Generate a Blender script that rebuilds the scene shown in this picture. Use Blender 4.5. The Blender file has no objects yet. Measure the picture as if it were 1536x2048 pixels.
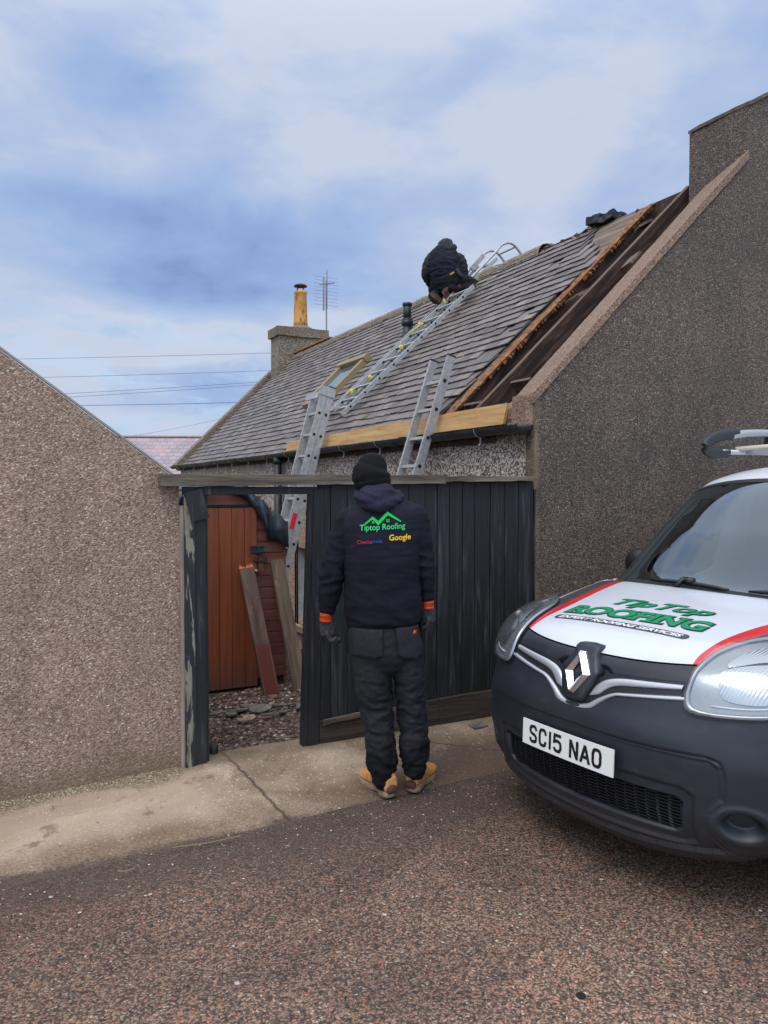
import bpy, bmesh, math, random
import numpy as np
from mathutils import Vector, Matrix, noise as mnoise
from mathutils.bvhtree import BVHTree
random.seed(7)
R = math.radians
sc = bpy.context.scene
COL = sc.collection

# ------------------------------------------------------------------ camera
CAMH = 1.65
PIT = math.atan(48/1540.)
cd = bpy.data.cameras.new('camera'); cam = bpy.data.objects.new('camera', cd); COL.objects.link(cam)
cam.location = (0, 0, CAMH); cam.rotation_euler = (math.pi/2-PIT, 0, 0)
cd.sensor_fit = 'VERTICAL'; cd.sensor_height = 36; cd.sensor_width = 27; cd.lens = 36*1540/2048.
cd.clip_start = .05; cd.clip_end = 3000
sc.camera = cam
sc.render.resolution_x = 768; sc.render.resolution_y = 1024
sc.view_settings.view_transform = 'Standard'; sc.view_settings.look = 'None'
sc.view_settings.exposure = 0.0; sc.view_settings.gamma = 1.0
sc.cycles.max_bounces = 6

# ------------------------------------------------------------------ node helper
def s2l(c):
    return tuple((v/12.92 if v <= .04045 else ((v+.055)/1.055)**2.4) for v in c)
def rgb(r, g, b, k=1.0):
    c = s2l((r/255., g/255., b/255.)); return (c[0]*k, c[1]*k, c[2]*k, 1)
class NT:
    def __init__(s, nt): s.nt = nt; s.N = nt.nodes; s.L = nt.links
    def put(s, sock, v):
        if v is None: return
        if hasattr(v, 'is_linked') or isinstance(v, bpy.types.NodeSocket): s.L.new(v, sock)
        else:
            try: sock.default_value = v
            except Exception:
                sock.default_value = (v, v, v) if len(sock.default_value) == 3 else (v, v, v, 1)
    def coord(s, k='Object'): return s.N.new('ShaderNodeTexCoord').outputs[k]
    def mapping(s, vec, scale=(1,1,1), rot=(0,0,0), loc=(0,0,0)):
        n = s.N.new('ShaderNodeMapping'); s.put(n.inputs['Vector'], vec)
        n.inputs['Scale'].default_value = scale; n.inputs['Rotation'].default_value = rot; n.inputs['Location'].default_value = loc
        return n.outputs[0]
    def noise(s, vec, scale, detail=4, rough=.55, dist=0, out=0):
        n = s.N.new('ShaderNodeTexNoise'); s.put(n.inputs['Vector'], vec); n.inputs['Scale'].default_value = scale
        n.inputs['Detail'].default_value = detail; n.inputs['Roughness'].default_value = rough; n.inputs['Distortion'].default_value = dist
        return n.outputs[out]
    def vor(s, vec, scale, feat='F1', out='Distance', rnd=1.0):
        n = s.N.new('ShaderNodeTexVoronoi'); n.feature = feat; s.put(n.inputs['Vector'], vec)
        n.inputs['Scale'].default_value = scale; n.inputs['Randomness'].default_value = rnd
        return n.outputs[out]
    def ramp(s, fac, stops, interp='LINEAR'):
        n = s.N.new('ShaderNodeValToRGB'); s.put(n.inputs[0], fac); cr = n.color_ramp; cr.interpolation = interp
        while len(cr.elements) < len(stops): cr.elements.new(.5)
        for e, (p, c) in zip(cr.elements, stops):
            e.position = p; e.color = c if not isinstance(c, (int, float)) else (c, c, c, 1)
        return n.outputs[0]
    def math(s, op, a, b=None, c=None, clamp=False):
        n = s.N.new('ShaderNodeMath'); n.operation = op; n.use_clamp = clamp
        s.put(n.inputs[0], a); s.put(n.inputs[1], b)
        if c is not None: s.put(n.inputs[2], c)
        return n.outputs[0]
    def mix(s, fac, a, b, blend='MIX'):
        n = s.N.new('ShaderNodeMix'); n.data_type = 'RGBA'; n.blend_type = blend; n.clamp_factor = True
        s.put(n.inputs[0], fac); s.put(n.inputs[6], a); s.put(n.inputs[7], b)
        return n.outputs[2]
    def sep(s, vec):
        n = s.N.new('ShaderNodeSeparateXYZ'); s.put(n.inputs[0], vec); return n.outputs
    def comb(s, x, y, z):
        n = s.N.new('ShaderNodeCombineXYZ'); s.put(n.inputs[0], x); s.put(n.inputs[1], y); s.put(n.inputs[2], z); return n.outputs[0]
    def bump(s, h, strength=.5, dist=.01, nrm=None):
        n = s.N.new('ShaderNodeBump'); s.put(n.inputs['Height'], h); n.inputs['Strength'].default_value = strength
        n.inputs['Distance'].default_value = dist
        if nrm is not None: s.put(n.inputs['Normal'], nrm)
        return n.outputs[0]
    def sstep(s, v, a, b):
        n = s.N.new('ShaderNodeMapRange'); n.interpolation_type = 'SMOOTHSTEP'; s.put(n.inputs[0], v)
        s.put(n.inputs[1], a); s.put(n.inputs[2], b); n.inputs[3].default_value = 0; n.inputs[4].default_value = 1
        return n.outputs[0]
def material(name, f=None, color=(.5,.5,.5,1), rough=.6, metal=0, **kw):
    m = bpy.data.materials.new(name); m.use_nodes = True
    b = m.node_tree.nodes['Principled BSDF']; t = NT(m.node_tree)
    b.inputs['Base Color'].default_value = color; b.inputs['Roughness'].default_value = rough; b.inputs['Metallic'].default_value = metal
    if f:
        o = f(t) or {}
        for k, v in o.items(): t.put(b.inputs[k], v)
    for k, v in kw.items(): t.put(b.inputs[k], v)
    return m

# ------------------------------------------------------------------ sky and sun
SUN_EL, SUN_AZ = R(62), R(208)      # azimuth clockwise from +Y: the veiled sun stands high behind the camera
w = bpy.data.worlds.new('World'); sc.world = w; w.use_nodes = True
t = NT(w.node_tree); bg = w.node_tree.nodes['Background']
sky = t.N.new('ShaderNodeTexSky'); sky.sky_type = 'NISHITA'; sky.sun_disc = False
sky.sun_elevation = SUN_EL; sky.sun_rotation = SUN_AZ; sky.air_density = 1.0; sky.dust_density = 1.0
g = t.coord('Generated'); sx, sy, sz = t.sep(g)
mp = t.mapping(g, scale=(1, 1, 1.8))
n1 = t.noise(t.mapping(mp, loc=(3.1, .4, 1.7)), 2.0, 5, .48, .4)
n2 = t.noise(t.mapping(mp, loc=(8.3, 2.4, .2), scale=(1, 1, 1.25)), 5.0, 8, .55, .25)
n3 = t.noise(t.mapping(g, loc=(1.2, 9.4, 4.2), scale=(1, 1, 3.4)), 9, 8, .6, .6)
def blob(az, el, wa, we):
    d = (math.sin(R(az))*math.cos(R(el)), math.cos(R(az))*math.cos(R(el)), math.sin(R(el)))
    dx = t.math('DIVIDE', t.math('SUBTRACT', sx, d[0]), math.sin(R(wa))); dz = t.math('DIVIDE', t.math('SUBTRACT', sz, d[2]), math.sin(R(we)))
    q = t.math('ADD', t.math('MULTIPLY', dx, dx), t.math('MULTIPLY', dz, dz))
    front = t.sstep(sy, 0.0, .4)
    return t.math('MULTIPLY', t.math('EXPONENT', t.math('MULTIPLY', q, -1.0)), front)
lum = t.math('ADD', t.math('MULTIPLY', n1, 1.1), t.math('MULTIPLY', n2, .72))      # about .82 mean
lum = t.math('ADD', lum, t.math('SUBTRACT', t.math('MULTIPLY', sz, .22), .09))
for (a_, e_, wa, we, k) in [(-14, 14.6, 13, 2.8, -.32), (-2, 19.5, 12, 2.6, -.11), (-20, 25, 8, 4, -.02),
        (-18, 18.5, 5, 1.8, -.12), (-4, 11.5, 9, 1.1, .22), (-24, 12.6, 4, 1.0, .10), (-16, 10.0, 9, 1.5, .34), (-5, 12.6, 5, .9, .14), (-22, 16.5, 8, 2.5, -.06), (-20, 28, 8, 4, -.05), (2, 33, 14, 4, .04), (10, 26, 14, 6, .10), (-14, 30, 9, 4, .08), (16, 24, 6, 3, .06), (-9, 9.2, 12, 1.5, -.05), (-14, 4.6, 12, 1.0, .16), (-20, 20.5, 6, 1.2, .07),
        (-3, 24, 12, 3, .10), (13, 20, 8, 5, .06)]:
    lum = t.math('ADD', lum, t.math('MULTIPLY', blob(a_, e_, wa, we), k))
clo = t.ramp(lum, [(.48, rgb(116,138,182)), (.62, rgb(140,166,214)), (.76, rgb(158,184,226)), (.90, rgb(180,197,228)), (1.0, rgb(200,210,231))])
clo = t.mix(t.math('MULTIPLY', t.math('MULTIPLY', t.sstep(n3, .46, .70), .75), t.sstep(sz, .24, .17)), clo, rgb(196,222,248))
gap = t.math('MULTIPLY', t.sstep(t.math('ADD', t.math('MULTIPLY', n2, .6), t.math('MULTIPLY', n3, .5)), .50, .66),
             t.math('SUBTRACT', 1.0, t.sstep(sz, .19, .25)))
blue = t.mix(.35, t.mix(1.0, sky.outputs[0], (.11, .11, .11, 1), 'MULTIPLY'), rgb(150,200,252))
clo = t.mix(t.math('MULTIPLY', gap, .55), clo, blue)
# overcast overhead and behind the camera has gain added to fill the walls
back = t.sstep(t.math('MULTIPLY', sy, -1.0), -.25, .75)
up_ = t.sstep(sz, .45, .85)
gain = t.math('ADD', 1.0, t.math('ADD', t.math('MULTIPLY', back, 1.25), t.math('MULTIPLY', up_, 1.2)))
warm = t.mix(t.math('MAXIMUM', back, up_), (1, 1, 1, 1), (1.05, .99, .90, 1))
clo = t.mix(1.0, clo, warm, 'MULTIPLY')
vm_ = t.N.new('ShaderNodeVectorMath'); vm_.operation = 'SCALE'; t.put(vm_.inputs[0], clo); t.put(vm_.inputs[3], t.math('MULTIPLY', gain, 10.0))
t.L.new(vm_.outputs[0], bg.inputs[0]); bg.inputs[1].default_value = .1
sl = bpy.data.lights.new('sun', 'SUN'); so = bpy.data.objects.new('sun', sl); COL.objects.link(so)
sl.energy = 1.2; sl.angle = R(35); sl.color = (1, .95, .87)
sdir = Vector((math.sin(SUN_AZ)*math.cos(SUN_EL), math.cos(SUN_AZ)*math.cos(SUN_EL), math.sin(SUN_EL)))
so.rotation_euler = sdir.to_track_quat('Z', 'Y').to_euler(); so.location = sdir*40

# ------------------------------------------------------------------ frames
TH = R(27); C0 = Vector((1.07, 5.50, 0)); U = Vector((math.cos(TH), math.sin(TH), 0)); V = Vector((-math.sin(TH), math.cos(TH), 0))
def uv(u, v, z=0): return C0+U*u+V*v+Vector((0, 0, z))
def at(px, py, Z):                       # a point at distance Z ahead of the camera, from its place in the photograph
    x = (px-768)/1540.; y = -(py-1024)/1540.
    c, s = math.cos(PIT), math.sin(PIT)
    return Vector((x*Z, (c+s*y)*Z, CAMH+(c*y-s)*Z))

# ------------------------------------------------------------------ objects
def tag(o, label, cat, group=None):
    o['label'] = label; o['category'] = cat
    if group: o['group'] = group
    return o
def thing(name, label, cat, loc=(0,0,0), rotz=0, group=None):
    o = bpy.data.objects.new(name, None); COL.objects.link(o); o.location = loc; o.rotation_euler = (0, 0, rotz)
    o.empty_display_size = .2
    return tag(o, label, cat, group)
def bthing(name, label, cat, u=0, v=0, z=0, group=None): return thing(name, label, cat, uv(u, v, z), TH, group)
def mkobj(name, me, mat=None, parent=None, smooth=False):
    o = bpy.data.objects.new(name, me); COL.objects.link(o)
    if mat:
        for m in (mat if isinstance(mat, (list, tuple)) else [mat]): me.materials.append(m)
    if parent: o.parent = parent
    if smooth: me.shade_smooth()
    return o
class MB:
    def __init__(s): s.v = []; s.f = []; s.mi = []
    def add(s, vs, fs, mi=0):
        n = len(s.v); s.v += [tuple(p) for p in vs]; s.f += [tuple(i+n for i in f) for f in fs]; s.mi += [mi]*len(fs); return s
    def box(s, a, b, mi=0):
        x0,y0,z0 = a; x1,y1,z1 = b
        return s.add([(x0,y0,z0),(x1,y0,z0),(x1,y1,z0),(x0,y1,z0),(x0,y0,z1),(x1,y0,z1),(x1,y1,z1),(x0,y1,z1)],
                     [(0,3,2,1),(4,5,6,7),(0,1,5,4),(1,2,6,5),(2,3,7,6),(3,0,4,7)], mi)
    def beam(s, p0, p1, w, h, up=(0,0,1), mi=0):        # w across, h along 'up'
        p0 = Vector(p0); p1 = Vector(p1); d = (p1-p0).normalized(); up = Vector(up)
        a = d.cross(up).normalized(); b = a.cross(d).normalized()
        vs = []
        for p in (p0, p1):
            for i, j in ((-1,-1),(1,-1),(1,1),(-1,1)): vs.append(p+a*(i*w/2)+b*(j*h/2))
        return s.add(vs, [(0,3,2,1),(4,5,6,7),(0,1,5,4),(1,2,6,5),(2,3,7,6),(3,0,4,7)], mi)
    def prism(s, poly, axis, a, b, mi=0):                # poly in the two other axes
        n = len(poly); vs = []
        for k in (a, b):
            for p, q in poly:
                vs.append({'x': (k,p,q), 'y': (p,k,q), 'z': (p,q,k)}[axis])
        fs = [tuple(range(n))[::-1], tuple(range(n, 2*n))]+[(i, (i+1) % n, n+(i+1) % n, n+i) for i in range(n)]
        return s.add(vs, fs, mi)
    def tube(s, pts, r, n=8, cap=True, mi=0, ell=None):
        pts = [Vector(p) for p in pts]; vs = []; fs = []
        rs = r if isinstance(r, (list, tuple)) else [r]*len(pts)
        ref = Vector((0,0,1))
        d0 = (pts[1]-pts[0]).normalized()
        if abs(d0.dot(ref)) > .9: ref = Vector((0,1,0))
        for i, p in enumerate(pts):
            d = (pts[min(i+1, len(pts)-1)]-pts[max(i-1, 0)]).normalized()
            a = d.cross(ref)
            if a.length < 1e-4: a = d.cross(Vector((1,0,0)))
            a.normalize(); b = a.cross(d).normalized()
            ra, rb = rs[i] if isinstance(rs[i], (list, tuple)) else (rs[i], rs[i])
            for k in range(n):
                q = 2*math.pi*k/n; vs.append(p+a*(math.cos(q)*ra)+b*(math.sin(q)*rb))
        m = len(pts)
        for i in range(m-1):
            for k in range(n): fs.append((i*n+k, i*n+(k+1) % n, (i+1)*n+(k+1) % n, (i+1)*n+k))
        if cap: fs.append(tuple(range(n))[::-1]); fs.append(tuple((m-1)*n+k for k in range(n)))
        return s.add(vs, fs, mi)
    def grid(s, P, mi=0, flip=False):                    # P[i][j] vectors
        a = len(P); b = len(P[0]); vs = [p for r in P for p in r]
        fs = [(i*b+j, i*b+j+1, (i+1)*b+j+1, (i+1)*b+j) for i in range(a-1) for j in range(b-1)]
        if flip: fs = [f[::-1] for f in fs]
        return s.add(vs, fs, mi)
    def ellipsoid(s, c, r, n=16, m=10, mi=0):
        vs = []; fs = []
        for i in range(1, m):
            a = math.pi*i/m
            for k in range(n):
                q = 2*math.pi*k/n; vs.append((c[0]+r[0]*math.sin(a)*math.cos(q), c[1]+r[1]*math.sin(a)*math.sin(q), c[2]+r[2]*math.cos(a)))
        for i in range(m-2):
            for k in range(n): fs.append((i*n+k, (i+1)*n+k, (i+1)*n+(k+1) % n, i*n+(k+1) % n))
        vs.append((c[0],c[1],c[2]+r[2])); vs.append((c[0],c[1],c[2]-r[2])); T = len(vs)-2
        for k in range(n):
            fs.append((T, k, (k+1) % n)); fs.append((T+1, (m-2)*n+(k+1) % n, (m-2)*n+k))
        return s.add(vs, fs, mi)
    def mesh(s, name='m'):
        me = bpy.data.meshes.new(name); me.from_pydata([tuple(p) for p in s.v], [], s.f); me.validate(); me.update()
        if any(s.mi) and len(me.polygons) == len(s.mi): me.polygons.foreach_set('material_index', s.mi)
        return me
    def build(s, name, mat=None, parent=None, smooth=False, bevel=0, seg=1):
        o = mkobj(name, s.mesh(name), mat, parent, smooth)
        if bevel:
            b = o.modifiers.new('bevel', 'BEVEL'); b.width = bevel; b.segments = seg; b.limit_method = 'ANGLE'; b.angle_limit = R(40)
        return o
def rough_mesh(me, amp, scale, seed=0):
    for v in me.vertices:
        n = mnoise.noise_vector(Vector(v.co)*scale+Vector((seed, seed*2, 0))); v.co += n*amp
def cut(me, step, axes=(0,1,2)):
    """slice a mesh into cells so that it can be roughened"""
    bm = bmesh.new(); bm.from_mesh(me)
    co = [v.co for v in bm.verts]
    for ax in axes:
        lo = min(c[ax] for c in co); hi = max(c[ax] for c in co); n = int((hi-lo)/step)
        for i in range(1, n+1):
            p = [0,0,0]; p[ax] = lo+i*(hi-lo)/(n+1); no = [0,0,0]; no[ax] = 1
            bmesh.ops.bisect_plane(bm, geom=bm.verts[:]+bm.edges[:]+bm.faces[:], plane_co=p, plane_no=no)
    bm.to_mesh(me); bm.free()
def remeshed(mb, voxel, smooth=4, factor=.5):
    o = bpy.data.objects.new('tmp', mb.mesh()); COL.objects.link(o)
    r = o.modifiers.new('r', 'REMESH'); r.mode = 'VOXEL'; r.voxel_size = voxel
    if smooth:
        k = o.modifiers.new('s', 'SMOOTH'); k.iterations = smooth; k.factor = factor
    dg = bpy.context.evaluated_depsgraph_get(); dg.update()
    me = bpy.data.meshes.new_from_object(o.evaluated_get(dg))
    bpy.data.objects.remove(o); return me
def wrinkle(me, fn):
    me.update(); ns = [v.normal.copy() for v in me.vertices]
    for v, n in zip(me.vertices, ns): v.co += n*fn(v.co)
def text_geo(s, size=1, offset=0, shear=0, step=None):
    c = bpy.data.curves.new('t', 'FONT'); c.body = s; c.size = size; c.offset = offset; c.shear = shear; c.resolution_u = 4
    o = bpy.data.objects.new('t', c); COL.objects.link(o)
    dg = bpy.context.evaluated_depsgraph_get(); dg.update()
    me = bpy.data.meshes.new_from_object(o.evaluated_get(dg)); bpy.data.objects.remove(o)
    if step: cut(me, step, (0, 1))
    xs = [v.co.x for v in me.vertices]; ys = [v.co.y for v in me.vertices]
    return me, min(xs), max(xs), min(ys), max(ys)
def place_text(s, name, x0, x1, y0, y1, fn, mat, parent, offset=0, shear=0, step=.05):
    """flat text stretched to the box x0..x1, y0..y1 and mapped to space by fn(x, y)"""
    me, a, b, c, d = text_geo(s, 1, offset, shear)
    for v in me.vertices: v.co = (x0+(v.co.x-a)/(b-a)*(x1-x0), y0+(v.co.y-c)/(d-c)*(y1-y0), 0)
    if step: cut(me, step, (0, 1))
    for v in me.vertices: v.co = fn(v.co.x, v.co.y)
    return mkobj(name, me, mat, parent)
def poly_patch(poly, fn, name, mat, parent, step=.03, thick=0, smooth=True, bevel=0):
    """filled outline in a 2-D domain, diced, then mapped to space by fn"""
    bm = bmesh.new(); vs = [bm.verts.new((p[0], p[1], 0)) for p in poly]; f = bm.faces.new(vs)
    bmesh.ops.triangulate(bm, faces=[f]); me = bpy.data.meshes.new(name); bm.to_mesh(me); bm.free()
    cut(me, step, (0, 1))
    for v in me.vertices: v.co = fn(v.co.x, v.co.y)
    o = mkobj(name, me, mat, parent, smooth)
    if thick:
        k = o.modifiers.new('s', 'SOLIDIFY'); k.thickness = thick; k.offset = 0
    return o
def smooth_poly(p, n=6, closed=True):
    out = []; m = len(p)
    rng = range(m) if closed else range(m-1)
    for i in rng:
        if closed: a,b,c,d = p[i-1], p[i], p[(i+1) % m], p[(i+2) % m]
        else: a,b,c,d = p[max(i-1,0)], p[i], p[i+1], p[min(i+2,m-1)]
        for k in range(n):
            s = k/n
            out.append(tuple(.5*((2*b[j])+(-a[j]+c[j])*s+(2*a[j]-5*b[j]+4*c[j]-d[j])*s*s+(-a[j]+3*b[j]-3*c[j]+d[j])*s**3) for j in range(len(b))))
    if not closed: out.append(tuple(p[-1]))
    return out

# ================================================================== materials
def pebbledash(name, cols, scale=75, stain=(.75, 1.15), dist=.012, spark=None, low=None, str_=.9, rough=.85, pit=.5):
    def f(t):
        c = t.coord(); 
        wv = t.noise(c, 40, 2, .5, out=1)
        vc = t.mapping(t.mix(.010, c, wv), scale=(1, 1, 1.35))
        col = t.sep(t.vor(vc, scale, out='Color'))[0]
        d = t.vor(vc, scale); n = t.noise(t.mapping(c, scale=(1, 1, 1.5)), scale*1.0, 4, .65)
        base = t.ramp(t.math('ADD', t.math('MULTIPLY', col, .55), t.math('MULTIPLY', n, .45)), cols)
        if spark: base = t.mix(t.math('GREATER_THAN', t.sep(t.vor(t.mapping(vc, loc=(3,1,2)), scale*1.1, out='Color'))[1], spark[0]), base, spark[1])
        big = t.noise(c, .9, 5, .6, .3); mid = t.noise(t.mapping(c, scale=(1, 1, .22)), 4.0, 6, .68, .5)
        k = t.math('ADD', t.math('MULTIPLY', big, .55), t.math('MULTIPLY', mid, .45))
        k = t.ramp(k, [(.34, stain[0]), (.66, stain[1])])
        base = t.mix(1, base, k, 'MULTIPLY')
        # pits between the stones
        base = t.mix(t.math('MULTIPLY', t.sstep(n, .54, .36), pit), base, tuple(x*.35 for x in cols[0][1][:3])+(1,)) if not isinstance(cols[0][1], (int, float)) else base
        if low: base = low(t, base, c)
        h = t.math('ADD', t.math('MULTIPLY', t.math('SUBTRACT', 1.0, d), .6), t.math('MULTIPLY', n, 1.1))
        return {'Base Color': base, 'Roughness': rough, 'Normal': t.bump(h, str_, dist)}
    return material(name, f)
def low_left(t, base, c):
    z = t.sep(c)[2]; n = t.noise(c, 3.5, 5, .6)
    a = t.sstep(t.math('ADD', z, t.math('MULTIPLY', n, .34)), .46, .18)
    base = t.mix(t.math('MULTIPLY', a, .6), base, rgb(108, 88, 62))
    green = t.sstep(t.noise(t.mapping(c, scale=(1, 1, .6)), 1.6, 4, .6), .55, .72)
    base = t.mix(t.math('MULTIPLY', green, .25), base, rgb(104, 98, 78))
    return base
M_left = pebbledash('pink_roughcast', [(.22, rgb(120, 98, 82)), (.42, rgb(154, 129, 111)), (.62, rgb(178, 152, 132)), (.84, rgb(200, 175, 154))], 105, (.70, 1.13), .010, (.975, rgb(226, 212, 194)), low_left, .75, .85, .42)
def low_gable(t, base, c):
    x, y, z = t.sep(c)
    e = t.sstep(x, .07, .01); n = t.noise(t.mapping(c, scale=(1, 1, .5)), 5, 4, .6)
    base = t.mix(t.math('MULTIPLY', t.math('MULTIPLY', e, t.sstep(n, .38, .6)), .55), base, rgb(165, 140, 100))
    return base
M_gable = pebbledash('dark_pebbledash', [(.22, rgb(52, 43, 37)), (.42, rgb(94, 79, 69)), (.60, rgb(124, 106, 93)), (.86, rgb(154, 134, 118))], 110, (.60, 1.14), .014, (.955, rgb(196, 180, 160)), low_gable, 1.0, .62)
def low_side(t, base, c):
    z = t.sep(c)[2]; n = t.noise(c, 4, 4, .6)
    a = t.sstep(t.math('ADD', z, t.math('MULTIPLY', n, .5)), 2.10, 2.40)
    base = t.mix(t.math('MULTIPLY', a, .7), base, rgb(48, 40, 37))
    o = t.sstep(t.math('ADD', z, t.math('MULTIPLY', n, .3)), 1.55, 1.2)
    return t.mix(t.math('MULTIPLY', o, .35), base, rgb(190, 140, 85))
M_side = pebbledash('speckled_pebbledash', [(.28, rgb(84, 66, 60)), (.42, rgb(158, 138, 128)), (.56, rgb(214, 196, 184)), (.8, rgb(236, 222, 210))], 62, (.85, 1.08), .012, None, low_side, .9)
M_stack = pebbledash('chimney_render', [(.3, rgb(100, 88, 74)), (.5, rgb(140, 127, 108)), (.75, rgb(178, 164, 142))], 45, (.72, 1.12), .01, None, None, .6)
M_cope = pebbledash('coping_cement', [(.3, rgb(106, 84, 68)), (.5, rgb(140, 113, 94)), (.75, rgb(168, 140, 118))], 95, (.82, 1.1), .005, None, None, .5)
M_copeg = pebbledash('grey_coping', [(.3, rgb(98, 86, 70)), (.5, rgb(128, 114, 94)), (.75, rgb(156, 142, 120))], 60, (.75, 1.1), .006, None, None, .5)
def f_slate(t):
    c = t.coord(); 
    rnd = t.N.new('ShaderNodeNewGeometry').outputs['Random Per Island']
    base = t.ramp(rnd, [(0, rgb(84, 78, 74)), (.25, rgb(108, 101, 94)), (.5, rgb(122, 114, 108)), (.72, rgb(134, 125, 116)), (.9, rgb(114, 100, 98)), (1, rgb(148, 139, 128))])
    n = t.noise(c, 16, 6, .65, .3)
    base = t.mix(t.sstep(n, .42, .62), t.mix(1, base, (.78, .76, .76, 1), 'MULTIPLY'), base)
    big = t.noise(c, 1.1, 4, .6)
    base = t.mix(t.math('MULTIPLY', t.sstep(big, .5, .72), .45), base, rgb(106, 78, 78))
    lich = t.sstep(t.noise(t.mapping(c, loc=(4,2,1)), 26, 5, .7), .62, .72)
    base = t.mix(t.math('MULTIPLY', lich, .5), base, rgb(168, 160, 146)); grime = t.noise(t.mapping(t.mapping(c, rot=(0, R(44.7), 0)), scale=(1.5, 9, 9)), 1, 6, .7, .3); base = t.mix(t.math('MULTIPLY', t.sstep(grime, .50, .68), .5), base, rgb(92, 88, 80))
    return {'Base Color': base, 'Roughness': t.ramp(n, [(.3, .42), (.7, .65)]), 'Normal': t.bump(n, .35, .006)}
M_slate = material('slate', f_slate)
def wood(name, cols, scale=1.0, axis='x', rough=.8, strength=.4, blotch=None, knots=True, dist=.004):
    def f(t):
        c = t.coord()
        st = {'x': (1.2, 18, 18), 'y': (18, 1.2, 18), 'z': (18, 18, 1.2)}[axis]
        v = t.mapping(c, scale=tuple(k*scale for k in st))
        n = t.noise(v, 1.6, 7, .62, .6); fine = t.noise(t.mapping(v, scale=(2.2,2.2,2.2) ), 3.5, 4, .6)
        k = t.math('ADD', t.math('MULTIPLY', n, .7), t.math('MULTIPLY', fine, .3))
        base = t.ramp(k, cols)
        if blotch:
            b = t.sstep(t.noise(t.mapping(c, scale=(1,1,1)), blotch[2], 5, .65, .4), blotch[1], blotch[1]+.10)
            base = t.mix(b, base, blotch[0])
        return {'Base Color': base, 'Roughness': rough, 'Normal': t.bump(k, strength, dist)}
    return material(name, f)
M_sark = wood('old_sarking_boards', [(.3, rgb(62, 50, 42)), (.5, rgb(112, 96, 82)), (.7, rgb(150, 134, 116))], .8, 'y', .9, .6, (rgb(92, 66, 48), .56, 3.0))
M_torn = wood('torn_orange_wood', [(.35, rgb(84, 54, 38)), (.5, rgb(142, 96, 62)), (.7, rgb(192, 142, 100))], 1, 'x', .85, .7)
def f_rafter(t):
    c = t.coord(); n = t.noise(t.mapping(t.mapping(c, rot=(0, R(44.7), 0)), scale=(1.2, 16, 16)), 1.4, 6, .62, .6)
    base = t.ramp(n, [(.3, rgb(24, 17, 15)), (.5, rgb(58, 40, 33)), (.7, rgb(104, 76, 60))])
    base = t.mix(t.sstep(t.noise(c, 2.6, 4, .6), .56, .66), base, rgb(86, 60, 50))
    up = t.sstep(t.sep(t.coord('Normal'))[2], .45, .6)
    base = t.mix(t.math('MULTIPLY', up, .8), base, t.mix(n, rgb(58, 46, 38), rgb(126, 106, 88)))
    return {'Base Color': base, 'Roughness': .85, 'Normal': t.bump(n, .5, .005)}
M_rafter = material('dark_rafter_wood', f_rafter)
M_newwood = wood('new_pine_board', [(.3, rgb(156, 112, 62)), (.5, rgb(198, 156, 100)), (.72, rgb(222, 184, 130))], .7, 'y', .6, .15, (rgb(170, 124, 74), .66, 2.2))
M_cap = wood('grey_weathered_timber', [(.32, rgb(46, 39, 32)), (.48, rgb(92, 83, 70)), (.68, rgb(130, 120, 102))], .8, 'x', .9, .9, (rgb(86, 80, 56), .62, 2.5), dist=.01)
def f_blackfence(t):
    c = t.coord(); r = t.N.new('ShaderNodeNewGeometry').outputs['Random Per Island']
    v = t.mapping(c, scale=(26, 26, 1.6))
    n = t.noise(t.comb(t.math('ADD', t.sep(v)[0], t.math('MULTIPLY', r, 40.0)), t.sep(v)[1], t.math('ADD', t.sep(v)[2], t.math('MULTIPLY', r, 17.0))), .9, 8, .66, 1.2)
    fine = t.noise(t.mapping(c, scale=(120, 120, 4)), 1, 4, .6)
    base = t.mix(r, rgb(14, 16, 18), rgb(25, 28, 31))
    k = t.math('ADD', t.math('MULTIPLY', n, .75), t.math('MULTIPLY', fine, .25))
    base = t.mix(t.math('MULTIPLY', t.sstep(k, .50, .66), .6), base, rgb(72, 76, 79))
    base = t.mix(t.math('MULTIPLY', t.sstep(k, .44, .32), .7), base, rgb(10, 11, 15))
    peel = t.sstep(t.math('ADD', t.math('MULTIPLY', n, .5), t.math('MULTIPLY', t.noise(c, 3, 4, .6), .5)), .60, .66)
    base = t.mix(t.math('MULTIPLY', peel, .55), base, rgb(112, 104, 92))
    z = t.sep(c)[2]
    base = t.mix(t.math('MULTIPLY', t.sstep(t.math('ADD', z, t.math('MULTIPLY', n, .5)), .62, .30), .35), base, rgb(46, 40, 36))
    return {'Base Color': base, 'Roughness': t.ramp(k, [(.3, .45), (.7, .75)]), 'Normal': t.bump(k, .6, .006)}
M_black = material('black_painted_boards', f_blackfence)
def f_peel(t):
    c = t.coord(); v = t.mapping(c, scale=(14, 14, 2.2)); n = t.noise(v, 1.2, 7, .65, .6)
    x, y, z = t.sep(c)
    k = n
    base = t.mix(t.sstep(k, .545, .59), rgb(30, 35, 42), rgb(132, 126, 110))
    base = t.mix(t.sstep(t.noise(t.mapping(c, scale=(60,60,3)), 1, 4, .6), .5, .7), base, t.mix(1, base, (.55,.55,.55,1), 'MULTIPLY'))
    return {'Base Color': base, 'Roughness': .75, 'Normal': t.bump(k, .7, .008)}
M_peel = material('peeling_black_paint', f_peel)
M_barepost = wood('bare_grey_post', [(.3, rgb(96, 84, 74)), (.5, rgb(146, 132, 118)), (.7, rgb(178, 164, 150))], 1, 'z', .9, .5)
M_basebd = wood('damp_brown_board', [(.3, rgb(26, 21, 17)), (.5, rgb(50, 41, 33)), (.7, rgb(78, 66, 52))], .8, 'x', .85, .9, (rgb(84, 72, 52), .62, 2.5), dist=.01)
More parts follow.
